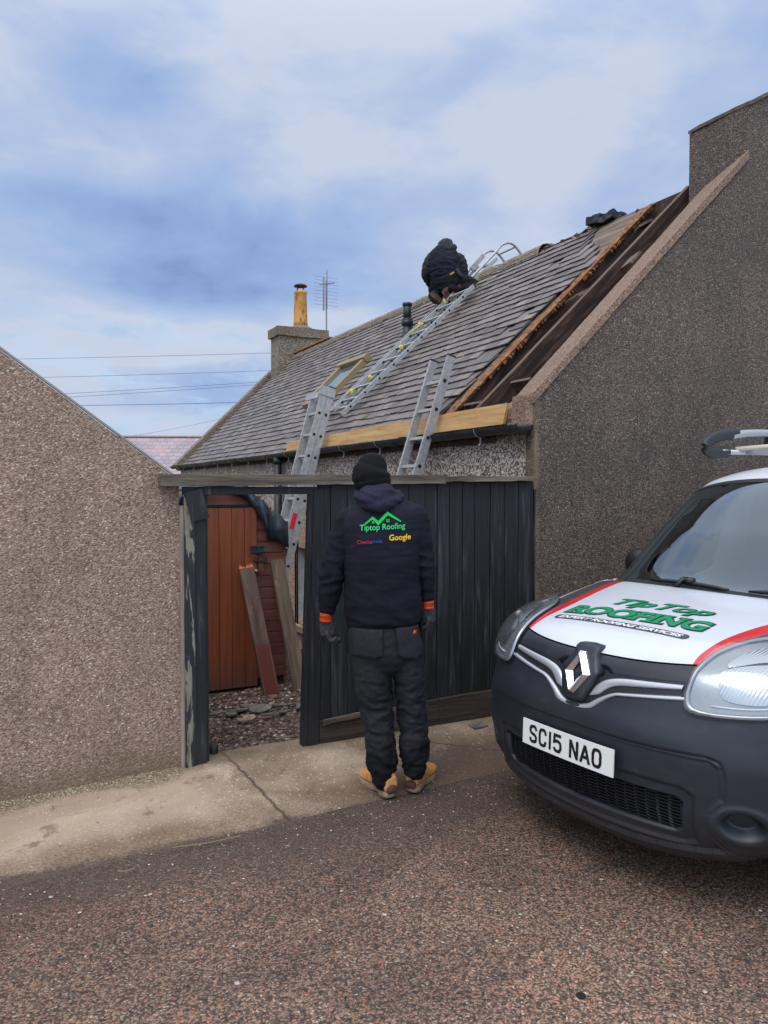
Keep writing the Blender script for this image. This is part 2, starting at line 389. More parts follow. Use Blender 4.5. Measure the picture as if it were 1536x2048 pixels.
def f_door(t):
    c = t.coord(); n = t.noise(t.mapping(c, scale=(20, 20, 1.5)), 1, 5, .6); z = t.sep(c)[2]
    base = t.ramp(n, [(.35, rgb(112, 56, 28)), (.65, rgb(136, 72, 38))])
    base = t.mix(t.math('MULTIPLY', t.sstep(t.math('ADD', z, t.math('MULTIPLY', n, .3)), .50, .12), .7), base, rgb(92, 66, 58))
    base = t.mix(t.sstep(t.noise(c, 38, 3, .6), .72, .76), base, rgb(178, 128, 104))
    return {'Base Color': base, 'Roughness': .5, 'Normal': t.bump(n, .2, .003)}
M_door = material('orange_brown_door', f_door)
M_clad = wood('brown_cladding', [(.3, rgb(78, 42, 34)), (.5, rgb(104, 60, 48)), (.7, rgb(124, 78, 64))], .8, 'x', .7, .3, (rgb(92, 62, 58), .62, 3))
def f_plank(t):
    c = t.coord(); n = t.noise(t.mapping(c, scale=(14, 14, 1.6)), 1.2, 6, .65, .5); m = t.noise(c, 5, 5, .65); z = t.sep(c)[2]
    base = t.ramp(n, [(.3, rgb(56, 42, 36)), (.5, rgb(88, 68, 58)), (.72, rgb(116, 94, 80))])
    base = t.mix(t.sstep(m, .56, .68), base, rgb(140, 106, 68))
    base = t.mix(t.math('MULTIPLY', t.sstep(z, .50, .40), t.math('SUBTRACT', 1.0, t.sstep(t.math('ABSOLUTE', t.sep(c)[0]), .045, .07))), base, rgb(92, 38, 28))
    return {'Base Color': base, 'Roughness': .85, 'Normal': t.bump(n, .5, .006)}
M_plank = material('old_joist_wood', f_plank)
M_plank2 = wood('old_grey_joist', [(.3, rgb(56, 44, 36)), (.5, rgb(98, 84, 70)), (.7, rgb(136, 116, 92))], .9, 'z', .9, .6, (rgb(164, 124, 78), .60, 3.5))
def f_alu(t):
    c = t.coord(); n = t.noise(t.mapping(c, scale=(3, 3, 3)), 8, 5, .65)
    return {'Base Color': t.ramp(n, [(.3, rgb(150, 150, 150)), (.7, rgb(192, 191, 189))]), 'Roughness': t.ramp(n, [(.3, .62), (.7, .42)]), 'Metallic': .35}
M_alu = material('dull_aluminium', f_alu)
M_hole = material('dark_hole', color=(.006, .006, .007, 1), rough=.9)
M_yellow = material('yellow_strap', color=rgb(214, 205, 60), rough=.6)
M_redp = material('red_paint', color=rgb(215, 30, 45), rough=.5)
def f_gutter(t):
    c = t.coord(); n = t.noise(c, 7, 5, .6)
    return {'Base Color': t.ramp(n, [(.35, rgb(24, 25, 28)), (.7, rgb(58, 60, 64))]), 'Roughness': t.ramp(n, [(.3, .35), (.7, .6)])}
M_gutter = material('black_gutter_plastic', f_gutter)
M_white = material('white_paint', lambda t: {'Base Color': t.ramp(t.noise(t.coord(), 9, 5, .6), [(.3, rgb(196, 198, 192)), (.6, rgb(232, 233, 230))])}, rough=.5)
M_glass = material('window_glass', color=(.03, .04, .05, 1), rough=.08)
M_terra = material('buff_terracotta', lambda t: {'Base Color': t.mix(t.math('MULTIPLY', t.sstep(t.noise(t.mapping(t.coord(), scale=(9, 9, 3)), 1, 5, .65), .54, .62), .75), t.ramp(t.noise(t.coord(), 6, 4, .6), [(.3, rgb(186, 128, 56)), (.7, rgb(220, 164, 84))]), rgb(84, 70, 48))}, rough=.55)
M_rust = material('rusty_metal', lambda t: {'Base Color': t.ramp(t.noise(t.coord(), 30, 4, .6), [(.3, rgb(40, 26, 24)), (.7, rgb(86, 52, 44))])}, rough=.8)
M_galv = material('galvanised_metal', color=rgb(140, 142, 146), rough=.45, metal=.5)
M_felt = material('dark_roof_felt', lambda t: {'Base Color': t.ramp(t.noise(t.coord(), 12, 5, .6), [(.3, rgb(20, 28, 34)), (.7, rgb(54, 66, 74))]), 'Normal': t.bump(t.noise(t.coord(), 9, 3, .5), .5, .03)}, rough=.4)
M_blackpl = material('black_polythene', lambda t: {'Normal': t.bump(t.noise(t.coord(), 18, 4, .6), .8, .02)}, color=rgb(9, 10, 12), rough=.55)
M_velux = material('tan_skylight_frame', color=rgb(140, 122, 90), rough=.5)
M_ridge = pebbledash('ridge_mortar', [(.3, rgb(70, 62, 48)), (.5, rgb(112, 100, 80)), (.75, rgb(146, 132, 110))], 30, (.7, 1.15), .02, None, None, .8)
def f_farroof(t):
    c = t.coord(); br = t.N.new('ShaderNodeTexBrick'); t.put(br.inputs['Vector'], t.mapping(c, scale=(1, 1, 1), rot=(R(-90), 0, 0)))
    br.inputs['Scale'].default_value = 1; br.inputs['Brick Width'].default_value = .30; br.inputs['Row Height'].default_value = .165
    br.inputs['Mortar Size'].default_value = .012; br.inputs['Color1'].default_value = rgb(142, 132, 137); br.inputs['Color2'].default_value = rgb(158, 147, 150); br.inputs['Mortar'].default_value = rgb(120, 102, 106)
    n = t.noise(c, 1.2, 4, .6)
    return {'Base Color': t.mix(t.math('MULTIPLY', t.sstep(n, .45, .7), .5), br.outputs[0], rgb(182, 150, 146)), 'Roughness': .8}
M_farroof = material('pink_grey_roof', f_farroof)

# ================================================================== ground
def chips(t, c, scale, cols):
    v = t.mix(.03, c, t.noise(c, 30, 2, .5, out=1))
    a = t.vor(v, scale, out='Color'); d = t.vor(v, scale)
    return t.sep(a)[0], d, a
def f_road(t):
    c = t.coord(); r, d, a = chips(t, c, 120, None)
    base = t.ramp(r, [(0, rgb(76, 66, 58)), (.22, rgb(108, 91, 79)), (.40, rgb(138, 115, 98)), (.58, rgb(162, 132, 110)), (.74, rgb(180, 146, 121)), (.88, rgb(194, 160, 134)), (.955, rgb(170, 148, 128)), (1, rgb(228, 212, 192))], 'LINEAR')
    base = t.mix(t.math('GREATER_THAN', t.sep(a)[1], .93), base, rgb(196, 130, 100))
    base = t.mix(t.math('MULTIPLY', t.sstep(d, .45, .66), .7), base, rgb(62, 54, 51))
    fine = t.noise(c, 260, 3, .6); base = t.mix(t.sstep(fine, .58, .40), base, t.mix(1, base, (.70, .68, .67, 1), 'MULTIPLY'))
    big = t.noise(c, .8, 5, .62, .4)
    base = t.mix(1, base, t.ramp(big, [(.30, (.66, .65, .66, 1)), (.55, (.92, .90, .88, 1)), (.72, (1.05, 1, .97, 1))]), 'MULTIPLY')
    # silt washed along the pavement edge: a band in the road's own frame (y is distance from the house line)
    y = t.sep(c)[1]; wob = t.math('MULTIPLY', t.math('SUBTRACT', t.noise(c, 1.7, 5, .6), .5), .75)
    wob = t.math('ADD', wob, t.math('MULTIPLY', t.math('SUBTRACT', t.noise(c, 14, 5, .7), .5), .25)); k = t.sstep(t.math('ADD', y, wob), -1.50, -1.02)
    k = t.math('MULTIPLY', k, t.ramp(t.noise(c, 38, 4, .7), [(.35, .55), (.65, 1.0)]))
    base = t.mix(t.math('MULTIPLY', k, .88), base, t.mix(t.noise(c, 2.5, 3, .5), rgb(68, 54, 46), rgb(84, 74, 68)))
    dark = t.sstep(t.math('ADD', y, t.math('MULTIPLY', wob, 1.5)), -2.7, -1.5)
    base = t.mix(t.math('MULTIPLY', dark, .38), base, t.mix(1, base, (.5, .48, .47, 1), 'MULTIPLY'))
    patch = t.sstep(t.noise(t.mapping(c, loc=(5, 3, 0), scale=(.5, 1.3, 1)), 1.4, 6, .65, .6), .52, .62)
    base = t.mix(t.math('MULTIPLY', patch, .42), base, t.mix(1, base, (.55, .54, .55, 1), 'MULTIPLY'))
    orr = t.sstep(t.noise(t.mapping(c, loc=(1, 8, 0)), .9, 4, .6, .4), .50, .66)
    base = t.mix(t.math('MULTIPLY', orr, .30), base, t.mix(1, base, (1.45, 1.22, 1.1, 1), 'MULTIPLY'))
    h = t.math('SUBTRACT', t.math('MULTIPLY', fine, .4), d)
    return {'Base Color': base, 'Roughness': t.ramp(r, [(0, .55), (1, .85)]), 'Normal': t.bump(h, .8, .006)}
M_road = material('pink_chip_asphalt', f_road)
def f_pave(t):
    c = t.coord(); x, y, z = t.sep(c)
    big = t.noise(c, 1.5, 6, .62, .5); base = t.ramp(big, [(.34, rgb(112, 95, 78)), (.50, rgb(144, 125, 104)), (.64, rgb(178, 160, 140))])
    fine = t.noise(c, 90, 5, .75); base = t.mix(1, base, t.ramp(fine, [(.34, (.60,.58,.56,1)), (.62, (1.14,1.12,1.1,1))]), 'MULTIPLY')
    sp = t.vor(c, 70, out='Color'); sd = t.vor(c, 70)
    base = t.mix(t.math('MULTIPLY', t.math('GREATER_THAN', t.sep(sp)[0], .90), t.math('LESS_THAN', sd, .38)), base, rgb(196, 178, 152))
    light = t.math('MULTIPLY', t.sstep(t.math('ADD', x, t.math('MULTIPLY', big, .5)), -2.0, -2.3), t.math('MULTIPLY', t.sstep(t.math('ADD', y, t.math('MULTIPLY', big, .5)), -.50, -.36), t.sstep(t.math('ADD', y, t.math('MULTIPLY', big, .3)), .16, .0)))
    base = t.mix(t.math('MULTIPLY', light, .5), base, rgb(188, 166, 144))
    st = t.sstep(t.noise(t.mapping(c, loc=(2,7,0)), 6, 7, .75, .3), .55, .66); base = t.mix(t.math('MULTIPLY', st, .6), base, rgb(84, 68, 52))
    wob = t.math('ADD', t.math('MULTIPLY', t.math('SUBTRACT', t.noise(c, 2.6, 7, .68), .5), .5), t.math('MULTIPLY', t.math('SUBTRACT', fine, .5), .16))
    # brown damp silt on the lower part
    k = t.sstep(t.math('ADD', y, wob), -.50, -.78); base = t.mix(t.math('MULTIPLY', k, .6), base, t.mix(t.sstep(fine, .4, .6), rgb(98, 80, 62), rgb(130, 108, 86)))
    k2 = t.sstep(t.math('ADD', y, t.math('MULTIPLY', wob, .55)), -.79, -.87); base = t.mix(t.math('MULTIPLY', k2, .92), base, t.mix(t.sstep(fine, .4, .6), rgb(62, 50, 44), rgb(88, 72, 63)))
    r = t.math('MULTIPLY', t.sstep(x, -1.95, -1.45), t.sstep(t.math('ADD', t.math('ADD', y, wob), t.math('MULTIPLY', x, -.18)), -.12, -.36)); base = t.mix(t.math('MULTIPLY', r, .7), base, rgb(78, 60, 48))  # silt around the apron, also painting the shadow at the man's feet
    # joint in the concrete
    j = t.math('ABSOLUTE', t.math('SUBTRACT', t.math('ADD', x, t.math('MULTIPLY', y, .09)), t.math('ADD', -2.235, t.math('MULTIPLY', t.math('SUBTRACT', t.noise(c, 9, 4, .6), .5), .05))))
    base = t.mix(t.math('MULTIPLY', t.sstep(j, .016, .003), .8), base, rgb(58, 46, 38))
    j2 = t.math('ABSOLUTE', t.math('ADD', t.math('ADD', y, .30), t.math('ADD', t.math('MULTIPLY', t.math('ADD', x, 1.0), .75), t.math('MULTIPLY', t.math('SUBTRACT', t.noise(c, 6, 4, .6), .5), .14))))
    base = t.mix(t.math('MULTIPLY', t.math('MULTIPLY', t.sstep(j2, .014, .002), t.sstep(x, -1.3, -1.2)), .8), base, rgb(56, 44, 36))
    top = t.sstep(t.math('ADD', y, t.math('MULTIPLY', wob, .3)), -.14, -.03); base = t.mix(t.math('MULTIPLY', top, .55), base, rgb(92, 74, 52))
    base = t.mix(t.math('MULTIPLY', t.math('MULTIPLY', t.sstep(x, -2.35, -2.7), t.sstep(t.math('ADD', y, t.math('MULTIPLY', wob, .6)), -.22, -.12)), .8), base, t.mix(t.sstep(fine, .45, .6), rgb(66, 56, 38), rgb(176, 160, 128)))
    return {'Base Color': base, 'Roughness': .8, 'Normal': t.bump(t.math('ADD', fine, t.math('MULTIPLY', sd, .4)), .55, .006)}
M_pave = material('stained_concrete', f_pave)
def f_gravel(t):
    c = t.coord(); r, d, a = chips(t, c, 48, None)
    base = t.ramp(r, [(0, rgb(40, 30, 26)), (.4, rgb(78, 60, 52)), (.75, rgb(108, 88, 76)), (1, rgb(160, 140, 122))])
    base = t.mix(t.sstep(d, .4, .65), base, rgb(26, 20, 18))
    return {'Base Color': base, 'Roughness': .85, 'Normal': t.bump(d, .9, .02)}
M_gravelbed = material('gravel_bed', f_gravel)
M_stone = material('gravel_stone', lambda t: {'Base Color': t.mix(1, t.ramp(t.N.new('ShaderNodeNewGeometry').outputs['Random Per Island'], [(0, rgb(50, 38, 34)), (.35, rgb(84, 64, 56)), (.7, rgb(112, 90, 78)), (.93, rgb(140, 120, 106)), (1, rgb(190, 176, 158))]), t.ramp(t.noise(t.coord(), 60, 4, .6), [(.3, .75), (.7, 1.1)]), 'MULTIPLY')}, rough=.8)
M_grass = material('rough_grass', lambda t: {'Base Color': t.ramp(t.noise(t.coord(), .7, 8, .7), [(.3, rgb(58, 70, 34)), (.7, rgb(104, 110, 62))])}, rough=.95)

def struct(name, mb_or_me, m, loc=(0,0,0), rotz=0, smooth=False):
    me = mb_or_me.mesh(name) if isinstance(mb_or_me, MB) else mb_or_me
    o = mkobj(name, me, m, None, smooth); o.location = loc; o.rotation_euler = (0, 0, rotz); o['kind'] = 'structure'; return o
gm = MB(); gm.add([(-900,-900,-.55),(900,-900,-.55),(900,900,-.55),(-900,900,-.55)], [(0,1,2,3)])
struct('ground', gm, M_grass)
def edge_v(u):                         # distance of the pavement edge from the house line
    return -.95+.16*min(1, max(0, (u+3.4)/2.4))+.02*mnoise.noise(Vector((u*1.7, 0, 3)))
def pave_z(u, v):
    k = max(0, min(1, 1+v/.9)); side = min(1, max(0, (u+3.9)/1.6))
    return .004+(.056*side+.006)*k*k*(3-2*k)
rm = MB(); rm.add([(-60,-60,0),(60,-60,0),(60,-.55,0),(-60,-.55,0)], [(0,1,2,3)])
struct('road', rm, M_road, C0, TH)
us = [(-12+i*.08) for i in range(275)]; P = []
for u_ in us:
    row = []
    e = edge_v(u_)
    for j in range(21):
        q = j/20.; v_ = .12+(e-.12)*q
        row.append((u_, v_, pave_z(u_, v_)+.003*mnoise.noise(Vector((u_*5, v_*5, 0)))*(1-q) if q < 1 else -.004))
    P.append(row)
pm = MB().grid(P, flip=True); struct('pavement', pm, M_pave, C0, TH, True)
def yard_z(u, v):
    return .045-.08*max(0, v)-.02*mnoise.noise(Vector((u*1.3, v*1.3, 5)))-.05*max(0, min(1, v/.5))
P = [[(-2.62+i*.1, .06+j*.1, yard_z(-2.62+i*.1, .06+j*.1)+.012*mnoise.noise(Vector((i*.9, j*.9, 0)))) for j in range(116)] for i in range(28)]
struct('yard', MB().grid(P, flip=True), M_gravelbed, C0, TH, True)
gs = MB(); rnd = random.Random(3)
def stone(mb, x, y, z, r, rnd, flat=.6):
    n = 6; a0 = rnd.random()*6; vs = []
    for k in range(n):
        a = a0+2*math.pi*k/n; rr = r*rnd.uniform(.7, 1.2); vs.append((x+rr*math.cos(a), y+rr*math.sin(a), z+rnd.uniform(-.1, .15)*r))
    vs.append((x+rnd.uniform(-.3,.3)*r, y+rnd.uniform(-.3,.3)*r, z+r*flat*rnd.uniform(.7, 1.2)))
    vs.append((x, y, z-r*.5))
    mb.add(vs, [(k, (k+1) % n, n) for k in range(n)]+[((k+1) % n, k, n+1) for k in range(n)])
for i in range(9000):
    v_ = .08+2.6*rnd.random()**1.2; u_ = rnd.uniform(-2.45, -.6)
    r = rnd.choice([.008, .011, .014, .018])*rnd.uniform(.8, 1.2)
    stone(gs, u_, v_, yard_z(u_, v_)+r*.25, r, rnd)
o = mkobj('gravel', gs.mesh('gravel'), M_stone); o.location = C0; o.rotation_euler = (0,0,TH); o['kind'] = 'stuff'
tag(o, 'loose brown gravel covering the yard behind the open gateway', 'gravel')
dm = MB()
for i in range(2600):                  # grit on the pavement under the wall and along the silt line
    if i < 1500: u_ = rnd.uniform(-5, -2.5); v_ = -.005-abs(rnd.gauss(0, .07)); z = pave_z(u_, v_)
    else: u_ = rnd.uniform(-4.5, 1.5); v_ = edge_v(u_)+rnd.gauss(-.15, .22); z = max(.001, pave_z(u_, v_)) if v_ > edge_v(u_) else 0
    r = rnd.uniform(.0022, .0055); stone(dm, u_, v_, z+r*.3, r, rnd)
o = mkobj('grit', dm.mesh('grit'), material('pale_grit', lambda t: {'Base Color': t.ramp(t.N.new('ShaderNodeNewGeometry').outputs['Random Per Island'], [(0, rgb(90, 76, 60)), (.6, rgb(160, 144, 118)), (1, rgb(210, 198, 178))])}, rough=.8))
o.location = C0; o.rotation_euler = (0,0,TH); o['kind'] = 'stuff'
tag(o, 'fine pale grit lying along the wall foot and the pavement edge', 'grit')

# ================================================================== buildings
# ---- cottage: frame x along the gable, y along the ridge, z up
EZ, RZ, RU = 2.12, 4.43, 2.33; KS = (RZ-EZ)/RU; CL = 11.5
cot = bthing('cottage', 'long low pebbledashed cottage whose slate roof is stripped open beside its near gable', 'cottage')
# near gable wall
gw = MB()
W2 = 4.66
gw.prism([(0,-.5), (W2,-.5), (W2,2.30), (3.35,3.60), (3.35,4.40), (2.19,4.40), (2.19,4.36), (0,2.26)], 'y', 0, .10); MB().prism([(.0,-.5), (W2,-.5), (W2,2.10), (3.0,3.72), (2.19,4.17), (.0,2.075)], 'y', .1005, .45).build('wall_return', M_side, cot)
gw.build('gable_wall', M_gable, cot)
# far gable wall and side wall with a window opening (v 4.45 .. 5.45)
fg = MB(); fg.prism([(.0,-.5), (W2,-.5), (W2,EZ+.05), (RU,RZ+.08), (0,EZ+.05)], 'y', CL-.3, CL)
fg.build('far_gable_wall', M_side, cot)
WV0, WV1, WZ0, WZ1 = 4.05, 4.86, -.05, .90
sw = MB()
def side_panel(v0, v1, z0, z1): sw.box((0, v0, z0), (.42, v1, z1))
side_panel(.452, WV0, -.5, EZ-.02); side_panel(WV1, CL-.302, -.5, EZ-.02); side_panel(WV0, WV1, WZ1, EZ-.02); side_panel(WV0, WV1, -.5, WZ0)
sw.build('side_wall', M_side, cot)
MB().box((W2-.4, .452, -.5), (W2, CL-.302, EZ-.02)).build('rear_wall', M_side, cot)
win = mkobj('window', MB().box((.20, WV0, WZ0), (.24, WV1, WZ1)).mesh('window'), M_white, cot)
MB().box((.02, WV0-.0, WZ0+.0), (.2, WV0+.015, WZ1)).build('reveal', M_white, win); MB().box((.02, WV1-.015, WZ0), (.2, WV1, WZ1)).build('reveal', M_white, win)
MB().box((.19, WV0+.07, WZ0+.07), (.197, WV1-.07, .42)).box((.19, WV0+.07, .46), (.197, WV1-.07, WZ1-.07)).build('pane', M_glass, win)
MB().prism([(-.06, WZ0-.10), (.2, WZ0-.10), (.2, WZ0+.02), (-.06, WZ0-.03)], 'y', WV0-.06, WV1+.06).build('sill', pebbledash('sill_stone', [(.3, rgb(120,104,84)), (.7, rgb(190,172,146))], 60, (.8, 1.1), .004), win)
# coping along the near gable
cp = MB(); rnd = random.Random(5)
def cope_z(u, v): return 2.345+.962*u-.16*max(0, min(1, v/.46))-.0
us = [-.02+i*(2.215/26) for i in range(27)]
top = [[(u_, v_, cope_z(u_, v_)+.006*mnoise.noise(Vector((u_*7, v_*7, 1)))) for v_ in (-.015, .0, .12, .24, .36, .455)] for u_ in us]
bot = [[(p[0], p[1], p[2]-.075) for p in r] for r in top]
cp.grid(top, flip=True); cp.grid(bot)
for side in (0, -1): cp.grid([[r[side] for r in top], [r[side] for r in bot]], flip=(side == -1))
cp.grid([top[0], bot[0]]); cp.grid([top[-1], bot[-1]], flip=True)
cp.build('coping', M_cope, cot)
kb = MB().box((-.07, .01, 2.10), (.0, .17, 2.31)); me = kb.mesh(); cut(me, .05); rough_mesh(me, .012, 9)
mkobj('kneeler_stone', me, M_cope, cot)
# near chimney
ch = mkobj('chimney', MB().prism([(2.19, 3.7), (3.35, 3.7), (3.35, 5.40), (2.19, 4.83)], 'y', .1005, .60).prism([(2.19, 4.40), (3.35, 4.40), (3.35, 5.40), (2.19, 4.83)], 'y', 0, .1003).mesh(), M_gable, cot)
cc = MB().prism([(2.183, 4.830), (3.36, 5.408), (3.36, 5.438), (2.183, 4.860)], 'y', -.010, .607); me = cc.mesh(); cut(me, .06); rough_mesh(me, .012, 8)
mkobj('chimney_cope', me, material('weathered_cope', lambda t: {'Base Color': t.ramp(t.noise(t.coord(), 14, 5, .6), [(.3, rgb(70, 62, 56)), (.7, rgb(112, 100, 90))])}, rough=.9), ch)
# far chimney
fc = mkobj('chimney', MB().box((1.93, 10.95, 3.6), (2.98, 11.48, 4.83)).mesh(), M_stack, cot)
me = MB().box((1.88, 10.90, 4.832), (3.03, 11.53, 5.02)).mesh(); cut(me, .1); rough_mesh(me, .012, 6); mkobj('chimney_cope', me, M_copeg, fc)
hz = MB().tube([(2.5, 11.2, 5.0), (2.5, 11.2, 5.06), (2.5, 11.2, 5.13)], [.30, .26, .13], 14); hz.build('mortar_haunch', M_copeg, fc, True)
pot = MB().tube([(2.5, 11.2, 5.10), (2.5, 11.2, 5.2), (2.5, 11.2, 5.78), (2.5, 11.2, 5.80), (2.5, 11.2, 5.84), (2.5, 11.2, 5.86)], [.155, .150, .128, .142, .142, .125], 20)
pot.build('chimney_pot', M_terra, fc, True)
cw = MB()
for k in range(4):
    a = k*math.pi/2+.4; cw.beam((2.5+.1*math.cos(a), 11.2+.1*math.sin(a), 5.84), (2.5+.08*math.cos(a), 11.2+.08*math.sin(a), 5.96), .02, .02, (1,0,0))
cw.tube([(2.5, 11.2, 5.955), (2.5, 11.2, 5.985), (2.5, 11.2, 6.02)], [.145, .13, .02], 14); cw.build('cowl', M_rust, fc)
# roof frame: helper on the slope (q up-slope metres measured horizontally as u, off = height above the rafters' top plane)
NRM = Vector((-KS, 0, 1)).normalized()
def slope(u_, v_, off=0): p = Vector((u_, v_, EZ+KS*u_)); return p+NRM*off
def vsark(u_): return 1.44-.30*(max(0, u_)/RU)**1.0
# rafters in the stripped bay
def rafter(v0, v1, w=.055, h=.17, off=-.09):
    mb = MB(); n = 24; rows = []
    for i in range(n+1):
        u_ = -.02+i/n*(RU-.0); v_ = v0+(v1-v0)*i/n; p = slope(u_, v_, off); j = .004*mnoise.noise(Vector((i*.7, v0*9, 0)))
        a = NRM*(h/2)
        rows.append([p+Vector((0, -w/2+j, 0))-a, p+Vector((0, -w/2+j, 0))+a, p+Vector((0, w/2+j, 0))+a, p+Vector((0, w/2+j, 0))-a, p+Vector((0, -w/2+j, 0))-a])
    mb.grid(rows); mb.f.append((0, 1, 2, 3)); mb.f.append(tuple(n*5+k for k in (3, 2, 1, 0)))
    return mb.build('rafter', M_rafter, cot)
rafter(1.50, 1.17, .06, .20, -.135); rafter(1.00, .70, .055, .17, -.06); rafter(.52, .49, .05, .16, -.12)
for v_ in [2.0+i*.5 for i in range(0, 4)]: rafter(v_, v_, .05, .15, -.12)
# noggins and offcuts between the rafters
nm = MB()
nm.beam(slope(.28, 1.10, -.10), slope(.28, 1.38, -.10), .03, .17, NRM); nm.beam(slope(.42, .60, -.09), slope(.42, .86, -.09), .03, .17, NRM)
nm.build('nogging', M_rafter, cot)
for (u_, v_, l, a) in ((1.26, 1.02, .30, .25), (1.50, .62, .22, -.2), (1.98, .95, .16, .3)):
    c_ = slope(u_, v_, -.02); MB().beam(c_-Vector((.05, l/2, -.02)), c_+Vector((.05, l/2, .03)), .13, .022, NRM+Vector((a, 0, 0))).build('broken_board', M_sark, cot)
# sarking boards (their torn near ends show orange)
sb = MB(); tb = MB(); rnd = random.Random(11); nb = 17; bw = (RU+.02)/nb
for i in range(nb):
    u0 = -.02+i*bw+.002; u1 = u0+bw-.004; ve = vsark((u0+u1)/2)+rnd.uniform(-.02, .02)
    vs = [slope(u0, ve+rnd.uniform(-.012,.012), -.03), slope(u1, ve+rnd.uniform(-.012,.012), -.03), slope(u1, CL-.3, -.03), slope(u0, CL-.3, -.03)]
    vt_ = [p+NRM*.022 for p in vs]
    sb.add(vs+vt_, [(0,1,2,3), (7,6,5,4), (0,4,5,1), (1,5,6,2), (2,6,7,3), (3,7,4,0)])
    # splintered ends
    for k in range(8):
        a = u0+(u1-u0)*(k/8.); b = u0+(u1-u0)*((k+1)/8.); l = rnd.choice([.004, .008, .012, .016, .03, .045])*rnd.uniform(.7, 1.2)
        p = [slope(a, ve+.03, -.031), slope(b, ve+.03, -.031), slope(b, ve-l*rnd.uniform(.4, 1), -.031), slope(a, ve-l, -.031)]
        q = [x+NRM*.026 for x in p]; tb.add(p+q, [(3,2,1,0), (4,5,6,7), (0,1,5,4), (1,2,6,5), (2,3,7,6), (3,0,4,7)])
sb.build('sarking_boards', M_sark, cot)
# split batten running along the torn edge
P_ = []
for i in range(60):
    u_ = -.03+i/59*(RU-.02); v_ = vsark(u_)-.015+.012*mnoise.noise(Vector((i*.45, 2, 0)))
    P_.append((slope(u_, v_, .006+.006*mnoise.noise(Vector((i*.6, 7, 0)))), .020+.010*mnoise.noise(Vector((i*.8, 4, 1)))))
tb.tube([p for p, r in P_], [r for p, r in P_], 5)
P2 = [(p+Vector((0, .055, .0))+NRM*(.01*mnoise.noise(Vector((i*.5, 1, 9)))), .012) for i, (p, r) in enumerate(P_)]
tb.tube([p for p, r in P2], [r for p, r in P2], 5)
tb.build('torn_board_edge', M_torn, cot)
# slates
def vslate(u_):
    if u_ < 1.2: e = 1.62-.16*u_/1.2
    elif u_ < 1.62: e = 1.46-.22*(u_-1.2)/.42
    elif u_ < 1.95: e = 1.28+.52*(u_-1.62)/.33
    else: e = 1.82+.12*(u_-1.95)/.38
    return e
sm = MB(); rnd = random.Random(21); expo = .083; nc = int((RU+.04)/expo)
cosr = 1/math.sqrt(1+KS*KS)
for i in range(nc+1):
    u0 = -.055+i*expo; vv = vslate(u0)-rnd.uniform(0, .05)
    if u0 > RU-.04: break
    vmax = 11.2
    vv -= .0
    while vv < vmax:
        wd = rnd.uniform(.13, .24); a = vv+.0015; b = min(vv+wd, vmax)-.0015; vv += wd
        if b-a < .03: continue
        if (vv-vslate(u0)) < .5 and rnd.random() < .10: continue
        j = rnd.uniform(0, .006); len_ = expo*2.1; lo = .034+j; hi = .008
        d0 = rnd.uniform(-.006, .006); d1 = rnd.uniform(-.006, .006)
        u1 = min(u0+len_, RU)
        if rnd.random() < .06: d0 += rnd.uniform(.005, .02)
        if rnd.random() < .06: d1 += rnd.uniform(.005, .02)
        p = [slope(u0+d0, a, lo), slope(u0+d1, b, lo+rnd.uniform(-.002, .002)), slope(u1, b, hi), slope(u1, a, hi)]
        q = [x-NRM*.010 for x in p]
        sm.add(p+q, [(0,1,2,3), (7,6,5,4), (1,0,4,5), (2,1,5,6), (0,3,7,4)])
roofo = sm.build('slate_roof', M_slate, cot)
# plain back slope
bs = MB(); 
for w0, w1, off in ((0.5, CL, 0),):
    bs.add([(RU, w0, RZ-.02), (W2+.1, w0, EZ-.1), (W2+.1, w1, EZ-.1), (RU, w1, RZ-.02)], [(0,1,2,3)])
    bs.add([(RU, w0, RZ-.06), (W2+.1, w0, EZ-.14), (W2+.1, w1, EZ-.14), (RU, w1, RZ-.06)], [(3,2,1,0)])
bs.build('rear_roof_slope', M_slate, cot)
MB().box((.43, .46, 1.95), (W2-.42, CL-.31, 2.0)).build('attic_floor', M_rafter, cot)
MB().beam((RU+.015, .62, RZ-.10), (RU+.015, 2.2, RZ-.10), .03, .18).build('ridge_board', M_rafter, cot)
# ridge: concrete roll, broken mortar towards the near end
rg = MB()
n = 150; rows = []
for i in range(n+1):
    v_ = 2.75+(10.95-2.75)*i/n; wob = .012*mnoise.noise(Vector((v_*3, 0, 0)))+.006*mnoise.noise(Vector((v_*14, 4, 0)))
    row = []
    for k in range(7):
        a = math.pi*(k/6.); row.append((RU-math.cos(a)*.14, v_, RZ-.085+math.sin(a)*(.135+wob)-(.018 if int(v_/.45) != int((v_+.05)/.45) else 0)))
    rows.append(row)
rg.grid(rows, flip=True); rg.build('ridge_tiles', M_copeg, cot)
rm_ = MB(); rnd = random.Random(5)
for i in range(64):
    v_ = rnd.uniform(1.95, 4.0); u_ = RU-abs(rnd.gauss(0, .05))-.005; r = rnd.uniform(.02, .05)*(1.0)
    stone(rm_, u_, v_, EZ+KS*u_+.01, r, rnd, .8)
for (v_, u_, r) in ((2.02, RU-.03, .085), (2.62, RU-.02, .05), (3.6, RU-.02, .05), (1.35, RU-.01, .035), (1.15, RU-.01, .03)): stone(rm_, u_, v_, RZ-.03, r, rnd, .9)
rm_.build('ridge_mortar', M_ridge, cot)['kind'] = 'stuff'
